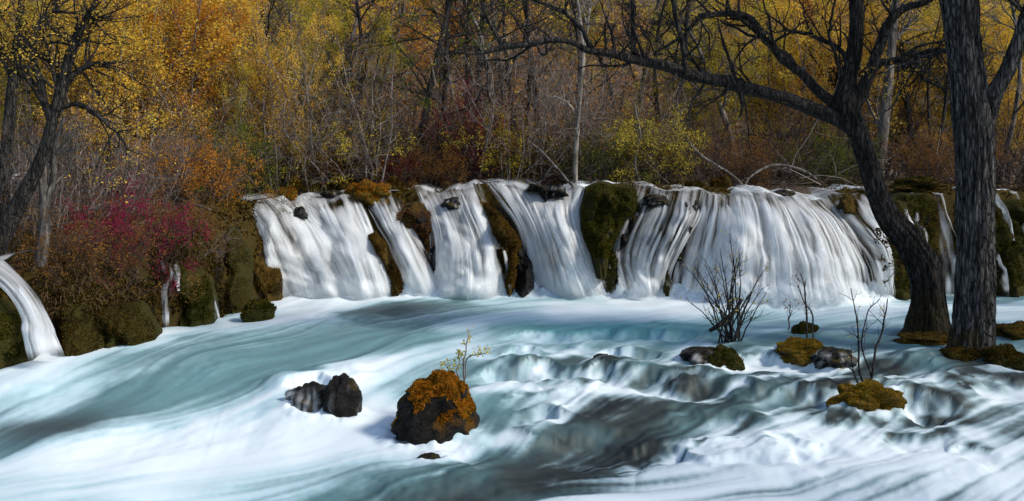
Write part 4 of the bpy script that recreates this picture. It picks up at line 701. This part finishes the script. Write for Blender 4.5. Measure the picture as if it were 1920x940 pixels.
for i, (px, yd, h, kd, lf, lb) in enumerate([(1330, 29, 5.2, 'willow1', 'yellowgreen', 'yellow-green shrub left of the widest fall, behind the long bough'), (1490, 29.5, 5.6, 'willow0', 'gold', 'gold shrub behind the crest of the widest fall'), (1650, 30, 6.0, 'willow1', 'gold', 'gold shrub right behind the slender grey trunk'), (1850, 29.5, 6.0, 'willow1', 'yellowgreen', 'yellow-green shrub behind the thick furrowed trunk'), (170, 21.8, 5.2, 'willow1', 'gold', 'bright gold shrub between the left trunks and the magenta bush'), (265, 22.6, 5.6, 'willow0', 'gold', 'bright gold shrub above the magenta bush')]):
    place(kd, px, yd, h, lb, leaf=lf, seed=190 + i, group=FG)
for i, (px, yd, h, lf, lb) in enumerate([(470, 23.9, 1.9, 'yellowgreen', 'low yellow-green bush behind the broad fall'), (600, 24.2, 1.6, 'rust', 'low rusty bush right of the multi-stemmed bush'), (655, 24.6, 2.2, 'yellowgreen', 'low yellow-green bush behind the bright orange cushion'), (820, 24.2, 1.4, 'rust', 'low brown-leaved bush above the straight-sided fall'), (925, 25.0, 2.0, 'yellowgreen', 'low green-tinged bush behind the mossy rib of the bright fall'), (1010, 25.4, 1.9, 'rust', 'low rusty bush left of the slim pale trunk'), (1120, 24.6, 1.7, 'green', 'low green bush behind the big dark mossy block'), (1215, 24.8, 2.1, 'yellowgreen', 'low yellow-green bush above the streaky fall'), (1395, 25.5, 1.8, 'rust', 'low rusty bush above the widest fall'), (1555, 25.5, 1.9, 'green', 'low green bush left of the leaning dark trunk'), (1765, 25.0, 1.8, 'rust', 'low rusty bush between the two big trunks'), (415, 22.6, 2.2, 'green', 'green bush at the bank corner'), (365, 21.0, 1.8, 'orange', 'orange-leaved bush on the bank left of the bank corner')]):
    place('berry', px, yd, h, lb, leaf=lf, seed=220 + i, group=FG, wide=.9)
# second row
WHERE = ['above the leaning left trunk', 'behind the golden shrub over the magenta bush', 'high above the bank corner', 'behind the multi-stemmed bush', 'right behind the multi-stemmed bush', 'left of the dark conifer', 'right of the dark conifer', 'above the red-leaved shrub', 'behind the slim pale trunk', 'behind the big dark block', 'above the yellow-green shrub under the long bough', 'above the widest fall', 'left behind the leaning dark trunk', 'right behind the leaning dark trunk', 'left behind the thick furrowed trunk', 'right behind the thick furrowed trunk', 'beyond the right edge', 'beyond the left edge']
for i, (px, yd, h, kd, lf) in enumerate([(40, 27, 7, 'tree0', 'gold'), (180, 29, 7.5, 'tree1', 'gold'), (300, 30, 7.5, 'tree0', 'orange'), (440, 31, 8, 'tree1', 'gold'), (560, 30, 7, 'tree0', 'yellowgreen'), (690, 32, 8, 'tree1', 'orange'), (820, 33, 7.5, 'tree0', 'orange'), (950, 34, 8, 'tree1', 'orange'), (1060, 34, 7, 'tree0', 'yellowgreen'), (1170, 35, 7.5, 'tree1', 'orange'), (1300, 35, 8, 'tree0', 'yellowgreen'), (1420, 37, 8, 'tree1', 'gold'), (1530, 36, 7.5, 'tree0', 'yellowgreen'), (1660, 37, 8.5, 'tree1', 'gold'), (1790, 36, 8, 'tree0', 'gold'), (1900, 35, 8, 'tree1', 'orange'), (1990, 33, 8, 'tree0', 'gold'), (-50, 25, 7, 'tree1', 'gold')]):
    place(kd, px, yd, h, '%s tree of the wood %s' % ({'gold': 'gold-leaved', 'orange': 'orange-leaved', 'yellowgreen': 'yellow-green'}[lf], WHERE[i]), 'tree', leaf=lf, seed=50 + i, group='trees of the wood behind', name='woodland_tree')

for i, (x, yd, h) in enumerate([(11.5, 12.5, 9.5), (12.2, 9.5, 10), (12.4, 15.5, 9.5), (14, 12, 12), (13.5, 6.5, 10.5), (13.5, 18.5, 10), (15.5, 15.5, 12), (11.5, 6.5, 8)]):
    place('conifer', 960 + F * x / yd, yd, h, 'evergreen standing in the shallows right of the thick furrowed trunk', 'tree', seed=80 + i, group='evergreens that shade the rapids', name='evergreen_tree', wide=1.25, z=-.6)
# big hand-placed trees
def bough(g, pts, n, sides, jitter=.0, rough=0.0, seed=0, flare=0):
    """pts: photo x, y, depth, radius in photo pixels"""
    A = np.array([[*at_px(a, b, d), rp * d / F] for a, b, d, rp in pts]); q = spline(A, n); P, Rr = q[:, :3], np.maximum(q[:, 3], .002)
    r = R_(seed); P = P + jitter * np.stack([pn(np.linspace(0, n / 6, n), seed + i * 7.7, 3.1) for i in range(3)], 1)
    V, Q = tubes(P[None], Rr[None], sides, r)
    if rough:
        V = V.reshape(n, sides, 3); c_ = P[:, None]; d = V - c_; a = np.arange(sides) / sides * 2 * np.pi; s_ = np.concatenate([[0], np.cumsum(np.linalg.norm(np.diff(P, axis=0), axis=1))])[:, None]
        cx, cy = np.cos(a)[None] + 0 * s_, np.sin(a)[None] + 0 * s_
        k = 1 - rough * np.abs(pn(cx * 5.5 + .35 * pn(s_ * 3, seed, cx), cy * 5.5, s_ * 1.3)) * 1.9 + rough * .9 * pn(cx * 1.2, cy * 1.2, s_ * .8 + seed) - rough * .5 * np.abs(pn(cx * 10, cy * 10, s_ * 5))
        if flare: k = k + flare * np.exp(-s_ / .28) * (.55 + .6 * pn(cx * 1.6 + seed, cy * 1.6, 0.))
        V = c_ + d * k[..., None]; V = V.reshape(-1, 3)
    g.add(V, Q); return P[None], Rr[None]
def bigtree(name, label, trunk, boughs, base, barkm, twigs=(6, 4), leaf=None, seed=0, trough=.14, flare=0, tl=1.2, sides=84, group=None):
    o = empty(name, base); g = Geo(); bough(g, trunk, 170, sides, .0, trough, seed, flare); link('trunk', g.mesh('trunk', barkm, off=base), o)
    g = Geo(); r = R_(seed + 1); tips = []
    for i, (pts, sd, nt_) in enumerate(boughs):
        P, Rr = bough(g, pts, 60, sd, .03, .10 if sd > 9 else 0, seed + i)
        if nt_:
            q, qr = grow(P, Rr, int(nt_ * 1.8), (.1, 1), tl * 1.25, 55, .06, .18, 9, .5, r, .3); g.add(*tubes(q, qr, 5, r)); q2, qr2 = grow(q, qr, twigs[0], (.2, 1), tl * .5, 45, .02, .22, 6, .6, r); g.add(*tubes(q2, qr2, 3, r))
            q3, qr3 = grow(q2, qr2, twigs[1], (.2, 1), tl * .25, 45, 0, .25, 4, .7, r); g.add(*tubes(q3, qr3, 3, r)); tips.append(q3)
    link('branches', g.mesh('branches', barkm, off=base), o)
    if leaf and tips:
        T = np.concatenate(tips); T = T[r.random(len(T)) < leaf[1]]; V, Q, A = leafquads(T, leaf[2] * 2, .042, .04, r); link('crown', mkmesh('crown', V - np.array(base), Q, mat=M[leaf[0]], sm=False, attrs={'rnd': A}), o)
    tag(o, label, 'tree', group); return o
b1 = on_water(1825, 664); D = b1[1]
bigtree('tree', 'thick furrowed grey trunk standing in the rapids, forked near the top', [(1822, 690, D, 44), (1824, 650, D, 41), (1828, 590, D, 38), (1830, 500, D, 37), (1829, 400, D, 36), (1828, 300, D, 37), (1824, 220, D, 38), (1815, 150, D, 33), (1806, 80, D, 34), (1798, 0, D, 36), (1780, -120, D, 30), (1740, -300, D, 20), (1720, -520, D, 8)],
        [([(1838, 240, D, 20), (1858, 190, D - .1, 18), (1880, 150, D - .2, 16), (1905, 90, D - .3, 15), (1930, 20, D - .4, 14), (1960, -100, D - .5, 11), (1980, -300, D - .6, 6)], 20, 8),
         ([(1800, 60, D, 8), (1770, 95, D + .2, 5), (1720, 110, D + .4, 3), (1680, 130, D + .6, 1.2)], 7, 3), ([(1790, -60, D, 16), (1700, -160, D, 12), (1560, -260, D + .3, 7), (1430, -330, D + .5, 2)], 9, 12), ([(1770, -150, D, 14), (1850, -300, D, 9), (1960, -460, D, 4)], 9, 10)], b1, M['bark_wet'], leaf=('gold', .15, 3), seed=201, flare=.5)
b2 = on_water(1738, 628); D = b2[1]
bigtree('tree', 'dark leaning trunk with a long bough reaching far out over the falls', [(1738, 645, D, 46), (1740, 610, D, 42), (1740, 560, D, 34), (1732, 505, D, 33), (1702, 450, D, 30), (1668, 410, D, 26), (1646, 365, D, 21.5), (1632, 320, D, 19.5), (1616, 270, D, 19), (1598, 225, D, 22), (1586, 195, D, 24), (1590, 150, D, 17), (1602, 100, D, 15), (1606, 50, D, 14.5), (1606, 0, D, 14), (1600, -120, D, 12), (1590, -300, D, 7), (1585, -400, D, 3)],
        [([(1600, 240, D, 17.2), (1565, 222, D, 16.3), (1530, 208, D, 14.6), (1490, 190, D - .1, 13.8), (1440, 175, D - .2, 12.9), (1400, 165, D - .3, 12.9), (1370, 152, D - .3, 13.8), (1330, 148, D - .4, 12.0), (1295, 142, D - .4, 12.0), (1255, 126, D - .5, 10.3), (1200, 115, D - .6, 9.5), (1150, 104, D - .7, 8.6), (1105, 98, D - .8, 6.9), (1075, 80, D - .9, 6.0), (1040, 76, D - 1, 6.0), (1000, 82, D - 1, 6.5), (950, 86, D - 1.1, 6.0), (915, 94, D - 1.2, 3.9), (880, 100, D - 1.2, 2.6), (850, 96, D - 1.3, 1.5)], 18, 14),
         ([(1585, 215, D, 14), (1545, 180, D + .1, 11), (1510, 145, D + .2, 10), (1470, 112, D + .2, 9), (1440, 75, D + .3, 8.5), (1415, 45, D + .3, 8), (1392, 28, D + .4, 7), (1345, 26, D + .4, 6), (1312, 30, D + .5, 6), (1295, 50, D + .5, 4.5), (1270, 75, D + .6, 3.5), (1230, 95, D + .7, 2)], 12, 12),
         ([(1598, 200, D, 17), (1622, 160, D - .1, 13), (1640, 115, D - .2, 11), (1655, 70, D - .2, 10), (1675, 30, D - .3, 9), (1700, 15, D - .3, 8), (1735, 3, D - .4, 7), (1790, -40, D - .5, 5), (1850, -120, D - .5, 2)], 12, 8),
         ([(1628, 128, D, 9), (1660, 118, D - .1, 7.5), (1690, 112, D - .2, 7), (1720, 102, D - .2, 6), (1755, 95, D - .3, 4.5), (1790, 92, D - .4, 2.5)], 8, 4),
         ([(1690, 112, D - .2, 4), (1710, 125, D - .2, 3.6), (1735, 148, D - .2, 3.2), (1770, 165, D - .3, 2.4), (1800, 168, D - .3, 1.5)], 6, 3),
         ([(1595, 120, D, 6), (1570, 90, D + .1, 5), (1530, 70, D + .2, 4.5), (1480, 55, D + .3, 3), (1440, 30, D + .3, 1.5)], 6, 6),
         ([(1585, 160, D, 4), (1568, 110, D - .1, 3.5), (1555, 65, D - .1, 3), (1560, 30, D - .2, 2.6), (1568, -10, D - .2, 2)], 6, 4),
         ([(1110, 98, D - .8, 6), (1100, 72, D - .8, 5), (1085, 45, D - .8, 4), (1055, 22, D - .8, 3.2), (1010, 5, D - .8, 2.5), (970, -10, D - .8, 1.5)], 7, 6),
         ([(1188, 112, D - .6, 5), (1188, 70, D - .6, 5), (1187, 20, D - .6, 5), (1190, -40, D - .6, 4), (1195, -150, D - .6, 2)], 7, 5),
         ([(1285, 142, D - .5, 6), (1283, 105, D - .7, 5), (1278, 70, D - .8, 5), (1265, 20, D - .9, 4.5), (1258, -30, D - 1, 4), (1250, -120, D - 1, 2)], 7, 5),
         ([(942, 86, D - 1.1, 4), (930, 65, D - 1.1, 3.5), (915, 40, D - 1.1, 3), (905, 20, D - 1, 2)], 6, 4),
         ([(1380, 158, D - .3, 7), (1388, 175, D - .5, 6), (1394, 195, D - .6, 4), (1388, 215, D - .6, 2)], 7, 2),
         ([(1604, -40, D, 9), (1540, -140, D, 7), (1450, -230, D, 3)], 7, 8), ([(1600, -120, D, 8), (1690, -240, D, 6), (1760, -340, D, 3)], 7, 8)], b2, M['bark_black'], leaf=('gold', .02, 2), seed=211, flare=.35, tl=1.0)
def gp(px, yd): x = (px - 960) / F * yd; return np.array([x, yd, gz(x, yd)])
p = gp(1078, 23.4); D = p[1]
bigtree('tree', 'slim pale trunk rising from the crest between the falls', [(1078, 362, D, 4.6), (1079, 330, D, 4.3), (1081, 270, D, 4.3), (1086, 200, D, 4), (1090, 150, D, 3.8), (1094, 100, D, 3.6), (1088, 40, D, 3.3), (1080, -20, D, 3), (1072, -120, D, 1.6)], [([(1092, 110, D, 3), (1100, 60, D, 2.5), (1108, 0, D, 2)], 5, 5), ([(1084, 220, D, 2), (1060, 190, D, 1.6), (1030, 180, D, 1)], 5, 2)], p, M['bark_pale'], seed=221, trough=.05, sides=20, tl=.9)
p = gp(1652, 26); D = p[1]
bigtree('tree', 'slender grey trunk leaning right behind the dark leaning tree', [(1645, 350, D, 11), (1652, 290, D, 10), (1658, 230, D, 9.5), (1664, 170, D, 9), (1670, 110, D, 8.5), (1674, 60, D, 8), (1680, 0, D, 7.5), (1690, -150, D, 4)], [([(1672, 90, D, 4), (1690, 60, D, 3), (1720, 30, D, 2)], 5, 6), ([(1656, 250, D, 4), (1630, 200, D, 3), (1610, 150, D, 2)], 5, 5), ([(1680, 10, D, 4), (1650, -60, D, 3), (1620, -120, D, 2)], 5, 6)], p, M['bark_grey'], seed=231, trough=.06, sides=24, leaf=('gold', .2, 3))
p = gp(-10, 16.2); D = p[1]
bigtree('tree', 'dark rough trunk leaning in from the left edge above the bank', [(-30, 500, D, 24), (10, 430, D, 18), (42, 370, D, 15), (72, 310, D, 13), (92, 250, D, 11), (104, 205, D, 10), (116, 160, D, 8), (130, 110, D, 10), (145, 70, D, 8), (165, 30, D, 6), (200, -40, D, 3)],
        [([(98, 230, D, 10), (84, 190, D, 8), (70, 140, D, 8), (60, 100, D, 7), (72, 50, D, 6), (110, 0, D, 5), (130, -60, D, 3)], 10, 10), ([(106, 205, D, 10), (122, 160, D, 8), (150, 130, D, 6), (185, 120, D, 4), (225, 118, D, 2)], 8, 8), ([(100, 205, D, 5), (140, 195, D, 4.5), (180, 215, D, 4), (215, 245, D, 3.2), (245, 285, D, 2)], 7, 5), ([(112, 170, D, 5), (95, 120, D, 4), (85, 80, D, 3), (65, 60, D, 1.6)], 6, 6), ([(130, 110, D, 6), (138, 70, D, 5), (160, 40, D, 4), (210, 30, D, 2)], 6, 8)], p, M['bark_dark'], seed=241, trough=.12, sides=40, leaf=('gold', .35, 3), tl=1.1)
p = gp(85, 16.4); D = p[1]
bigtree('tree', 'thin forked grey stem right beside the leaning left trunk', [(75, 500, D, 13), (82, 440, D, 11), (84, 380, D, 10), (80, 320, D, 8), (86, 260, D, 6), (100, 200, D, 4), (110, 120, D, 2)], [([(84, 400, D, 9), (98, 340, D, 6), (102, 280, D, 5), (120, 220, D, 3)], 7, 5)], p, M['bark_grey'], seed=251, trough=.08, sides=20, tl=.7)
p = gp(10, 18); D = p[1]
bigtree('tree', 'dark upright trunk with reddish bark at the left edge', [(2, 420, D, 15), (8, 330, D, 13), (16, 250, D, 12), (22, 180, D, 11), (28, 120, D, 9), (34, 60, D, 8), (45, -40, D, 5)], [([(22, 180, D, 6), (45, 130, D, 5), (75, 70, D, 4), (120, 0, D, 2)], 7, 8), ([(24, 150, D, 5), (0, 90, D, 4), (-20, 20, D, 3)], 7, 6)], p, M['bark_dark'], seed=261, trough=.1, sides=24, leaf=('gold', .35, 4))
# dead sticks on the crest
def stick(label, pts, barkm, tw=0, seed=0):
    g = Geo(); P, Rr = bough(g, pts, 26, 6, .02, 0, seed); r = R_(seed)
    if tw: q, qr = grow(P, Rr, tw, (.3, 1), .6, 45, .05, .25, 6, .6, r); g.add(*tubes(q, qr, 4, r))
    b0 = P[0, 0]; tag(link('dead_branch', g.mesh('dead_branch', barkm, off=b0), loc=b0), label, 'branch', 'dead branches on the crest')
stick('pale dead branch leaning left from the foot of the slim pale trunk', [(1076, 352, 23.0, 3), (1050, 322, 23.0, 2.6), (1020, 290, 23.1, 2.2), (990, 262, 23.2, 1.2)], M['bark_grey'], 5, 1)
stick('pale bent dead branch on the crest above the widest fall', [(1390, 345, 23.6, 3), (1360, 320, 23.4, 2.6), (1320, 295, 23.4, 2.4), (1285, 262, 23.4, 1.4)], M['bark_grey'], 8, 2)
stick('long grey dead branch arching over the crest left of the leaning dark trunk', [(1530, 335, 24, 3.4), (1500, 318, 23.9, 3), (1450, 310, 23.8, 2.6), (1410, 330, 23.6, 2), (1395, 350, 23.5, 1.2)], M['bark_grey'], 5, 3)
stick('fallen pale stick lying on the bank corner', [(330, 372, 20.6, 2.4), (370, 385, 20.4, 2.4), (410, 402, 20.5, 2), (440, 430, 20.8, 1.2)], M['bark_grey'], 4, 4)
stick('pale dead stick angled up beside the bank corner', [(385, 370, 22, 2.4), (410, 335, 22, 2.2), (440, 290, 22, 1.6), (462, 265, 22, 1)], M['bark_grey'], 3, 5)
stick('bleached dead branch standing right of the slim pale trunk', [(1200, 345, 24, 2.6), (1190, 300, 24, 2.2), (1200, 250, 24, 2), (1190, 200, 24, 1.6)], M['bark_grey'], 6, 6)

# saplings in the rapids
def sapling(label, stems, seed, leaf=('yellowgreen', 1.0, 2), tl=.35, nt_=8, lsize=.035, name='sapling', barkm='bark_dark', log=None):
    base = at_px(stems[0][0][0], stems[0][0][1], stems[0][0][2]); o = empty(name, base); g = Geo(); r = R_(seed); tips = []
    for i, pts in enumerate(stems):
        P, Rr = bough(g, pts, 22, 5, .03, 0, seed + i); q, qr = grow(P, Rr, nt_, (.3, 1), tl, 38, .08, .15, 6, .6, r); g.add(*tubes(q, qr, 3, r)); q2, qr2 = grow(q, qr, 2, (.2, 1), tl * .5, 40, .05, .2, 4, .8, r); g.add(*tubes(q2, qr2, 3, r)); tips.append(q2)
    link('stems', g.mesh('stems', M[barkm], off=base), o)
    T = np.concatenate(tips); T = T[r.random(len(T)) < leaf[1]]; V, Q, A = leafquads(T, leaf[2], lsize, .02, r); link('leaves', mkmesh('leaves', V - base, Q, mat=M[leaf[0]], sm=False, attrs={'rnd': A}), o)
    if log:
        g = Geo(); bough(g, log, 20, 9, .02, .1, seed); link('dead_limb', g.mesh('dead_limb', M['bark_dark'], off=base), o)
    tag(o, label, 'bush' if len(stems) > 4 else 'plant'); return o
D = on_water(1375, 648)[1]
rs = R_(7); bs = []
for i in range(20):
    tx = 1280 + 165 * (i + .5) / 20 + rs.normal() * 8; ty = 430 + abs(tx - 1365) * .9 + rs.uniform(0, 60); bx = 1375 + rs.normal() * 14; dd = D + rs.normal() * .15
    bs.append([(bx, 655, D, 1.9), (bx + (tx - bx) * .25, 655 - (655 - ty) * .33, dd, 1.5), (bx + (tx - bx) * .6, 655 - (655 - ty) * .68, dd, 1.0), (tx, ty, dd + rs.normal() * .1, .5)])
sapling('bare leafless bush with upright stems before the widest fall', bs, 301, leaf=('yellowgreen', .5, 1), nt_=8, tl=.45, lsize=.045, name='bare_bush', log=[(1330, 622, D - .1, 4), (1350, 608, D - .1, 5), (1372, 590, D - .1, 5), (1392, 560, D - .1, 3)])
D = on_water(1500, 660)[1] + .1
sapling('thin sapling standing on the orange moss mound', [[(1512, 655, D - .3, 2.2), (1512, 600, D - .3, 2), (1510, 550, D - .3, 1.5), (1500, 515, D - .3, .8)], [(1525, 640, D, 1.8), (1522, 590, D, 1.5), (1508, 570, D, 1.1), (1496, 535, D, .7)], [(1478, 620, D + .3, 1.4), (1480, 590, D + .3, 1.1), (1482, 570, D + .3, .6)]], 302, leaf=('rust', .7, 2), tl=.3)
D = on_water(1630, 745)[1]
sapling('tall bare twigs growing from the mossy hummock', [[(1620, 730, D, 2.4), (1610, 680, D, 2), (1608, 620, D, 1.5), (1596, 540, D + .1, .8)], [(1630, 725, D, 2.6), (1640, 670, D, 2.3), (1655, 610, D, 1.8), (1665, 560, D, 1)], [(1612, 735, D, 2), (1600, 700, D, 1.6), (1575, 670, D - .1, .9)], [(1635, 715, D, 2), (1618, 650, D + .1, 1.6), (1625, 590, D + .1, 1.2), (1650, 560, D + .1, .7)]], 303, leaf=('yellowgreen', .5, 1), tl=.4, nt_=7)
D = on_water(868, 790)[1]
sapling('small leafy plant growing beside the orange-capped boulder', [[(868, 725, D, 1.8), (869, 690, D, 1.6), (874, 650, D, 1.3), (880, 620, D, .7)], [(872, 710, D, 1.3), (876, 675, D, 1.2), (895, 665, D, .9), (915, 658, D, .6)], [(862, 722, D, 1.2), (858, 690, D, 1), (862, 660, D, .6)], [(845, 715, D, 1), (842, 700, D, .8), (840, 688, D, .5)]], 304, leaf=('yellowgreen', .9, 3), tl=.16, lsize=.04, barkm='twig')
D = 16.9
sapling('leafy brown-green shoots sprouting from the leaning trunk', [[(1700, 470, D, 1.6), (1690, 430, D, 1.3), (1665, 395, D, .8)], [(1705, 480, D, 1.6), (1675, 460, D - .1, 1.2), (1655, 440, D - .1, .7)], [(1715, 480, D, 1.6), (1725, 440, D - .1, 1.2), (1745, 405, D - .1, .7)], [(1710, 500, D, 1.6), (1690, 490, D - .2, 1.2), (1670, 520, D - .2, .7)]], 305, leaf=('moss_brown', 1, 5), tl=.4, nt_=9, lsize=.06)

# ------------------------------------------------------------------ ground cover
def cover(name, V, keepfn, n, size, matk, label, seed, droop=.5, aspect=.16):
    r = np.random.default_rng(seed); V = V[(V[:, 0, 0] > -9) & (V[:, 0, 0] < 13)]; a, b = V.shape[:2]; i, j = r.integers(0, a - 1, n), r.integers(0, b - 1, n)
    P = V[i, j] + (V[i + 1, j] - V[i, j]) * r.random((n, 1)) + (V[i, j + 1] - V[i, j]) * r.random((n, 1)); k = keepfn(P, r); P = P[k]; m_ = len(P); N = unit(np.cross(V[i + 1, j] - V[i, j], V[i, j + 1] - V[i, j]))[k]; N = N * np.sign(N[:, 2:3] + .2 * (-N[:, 1:2]) + 1e-6)
    g = unit(N * .7 + .6 * r.normal(size=N.shape)); s_ = size * r.uniform(.4, 1.4, m_)[:, None]; sd = unit(np.cross(g, r.normal(size=g.shape))) * s_ * aspect
    p1 = P + g * s_ * .6; p2 = p1 + unit(g + np.array([0, 0, -droop * 2])) * s_ * .5
    W_ = np.stack([P - sd, P + sd, p1 + sd * .8, p1 - sd * .8, p2 + sd * .2, p2 - sd * .2], 1); ix = np.arange(m_)[:, None] * 6; Q = np.concatenate([ix + np.array([[0, 1, 2, 3]]), ix + np.array([[3, 2, 4, 5]])])
    tone = np.clip(.5 + .5 * fbm(P[:, 0] * 1.5, P[:, 1] * 1.5, P[:, 2] * 1.5 + seed, 3) + .2 * r.normal(size=m_), 0, 1)
    tag(link(name, mkmesh(name, W_.reshape(-1, 3), Q, mat=M[matk], sm=False, attrs={'rnd': np.repeat(tone, 6)})), label, kind='stuff')
patch = lambda sc, th, sd: (lambda P, r: fbm(P[:, 0] * sc, P[:, 1] * sc, P[:, 2] * sc + sd, 3) > th)
cover('bank_moss', BANK, lambda P, r: (P[:, 1] > 14) & patch(1.2, -.45, 1)(P, r), 34000, .055, 'moss_bank', 'brown and green moss clothing the bank', 401, aspect=.3)
cover('bank_grass', BANK, lambda P, r: (P[:, 1] > 14) & (P[:, 2] > .45) & patch(.9, .1, 7)(P, r), 11000, .16, 'grass_dry', 'dry grass and dead stems hanging over the bank', 402, droop=.8, aspect=.03)
cover('ledge_moss', CLIFF, lambda P, r: (P[:, 0] < 13) & patch(1.2, -.1, 3)(P, r), 24000, .065, 'moss_brown', 'dark moss on the tufa ledge', 403, aspect=.3)
cover('ledge_grass', CLIFF, lambda P, r: (P[:, 0] < 13) & (P[:, 1] > ybase(P[:, 0]) + 1.0) & patch(.8, .15, 9)(P, r), 16000, .25, 'grass_dry', 'dry grass and twigs along the crest', 404, droop=.3, aspect=.03)
# tangle of bare twigs over the terrace
r = R_(450); n = 6500; x = r.uniform(-15, 17, n); y_ = 24.2 + 12 * r.random(n) ** 1.3; dd, zt_ = path_dist(x, y_); z_ = land(x, y_, dd, zt_); ok = dd > 1.3; x, y_, z_ = x[ok], y_[ok], z_[ok]; n = len(x)
d = unit(r.normal(size=(n, 3)) * np.array([1, 1, .5]) + np.array([0, 0, .75])); p = np.stack([x, y_, z_ + r.uniform(0, .5, n)], 1); ln = r.uniform(.6, 2.4, n); out = [p]
for _ in range(4): d = unit(d + .28 * r.normal(size=d.shape) + np.array([0, 0, -.05])); p = p + d * (ln / 4)[:, None]; out.append(p)
V_, Q_ = tubes(np.stack(out, 1), (r.uniform(.004, .011, n))[:, None] * np.linspace(1, .4, 5)[None], 3, r)
tag(link('undergrowth', mkmesh('undergrowth', V_, Q_, mat=M['tangle'], attrs={'rnd': np.repeat(np.clip(.3 + .5 * fbm(x * .6, y_ * .6, 2., 2) + .25 * r.normal(size=n), 0, 1), 15)})), 'tangle of bare grey twigs under the trees', kind='stuff')
# far woodland on the hillside
r = R_(500); CV, CQ, CA, n0 = [], [], [], 0
hx, hy = [], []
for row, yd in enumerate(np.concatenate([[34.5, 37], np.arange(40, 70, 4.0), np.arange(72, 120, 8.0)])):
    for x in np.arange(-.62 * yd - 4, .62 * yd + 4, 3.3 + yd * .02): hx.append(x + r.normal() * .8); hy.append(yd + r.normal() * 1.2)
hx, hy = np.array(hx), np.array(hy); hd, hz = path_dist(hx, hy); hz = land(hx, hy, hd, hz)
for x, y_, z_ in zip(hx, hy, hz):
    n = 1080 if y_ < 60 else 400; low = y_ < 39; thin = r.random() < .22; n = n // 3 if thin else n; cl = r.normal(size=(15, 3)) * np.array([1.4, 1.0, .8 if low else 2.0]) + np.array([0, 0, 1.0 if low else 3.0]); pick = r.integers(0, 15, n); pt = cl[pick] + r.normal(size=(n, 3)) * np.array([.5, .5, .33]); ct = r.random() + .16 * r.normal(size=15)
    V_, Q_, A_ = leaves_at(pt + np.array([x, y_, z_]), (.125 if y_ < 60 else .19) + .0012 * y_, r, np.clip((.75 + .25 * ct[pick]) if low else ct[pick], 0, 1) * 1.35 - .18); CV.append(V_); CQ.append(Q_ + n0); CA.append(A_); n0 += len(V_)
M['far'] = leafmat('far_leaves', [(.15, .15, .04), (.44, .37, .055), (.78, .58, .075), (.74, .47, .06), (.60, .30, .05), (.28, .14, .06), (.22, .17, .14)])
tag(link('hillside_woodland', mkmesh('hillside_woodland', np.concatenate(CV), np.concatenate(CQ), mat=M['far'], sm=False, attrs={'rnd': np.concatenate(CA)})), 'golden autumn woodland covering the far hillside', kind='stuff')

# spray where the falls strike the pool
r = R_(610); n = 9000; x = r.uniform(-4.4, 7.4, n); far_ = .42 + .62 * np.exp(-((x - 5.1) / 1.6) ** 4); y_ = ybase(x) - far_ + r.normal(size=n) * .16; z_ = .02 + np.abs(r.normal(size=n)) * .17
big_ = r.random(n) < .28; V_, Q_, A_ = leaves_at(np.stack([x, y_, z_], 1), 1.0, r); V_ = V_.reshape(n, 4, 3); c_ = V_.mean(1, keepdims=True); V_ = c_ + (V_ - c_) * np.where(big_, r.uniform(.10, .28, n), r.uniform(.012, .035, n))[:, None, None]
keep = pn(x * 1.1, 3.3, .4) > -.35; V_ = V_[keep]; dn_ = np.repeat(np.where(big_, .09, .55)[keep], 4)
tag(link('spray', mkmesh('spray', V_.reshape(-1, 3), np.arange(len(V_) * 4).reshape(-1, 4), mat=M['fall'], sm=False, attrs={'dens': dn_})), 'white spray rising where the falls strike the pool', kind='stuff')
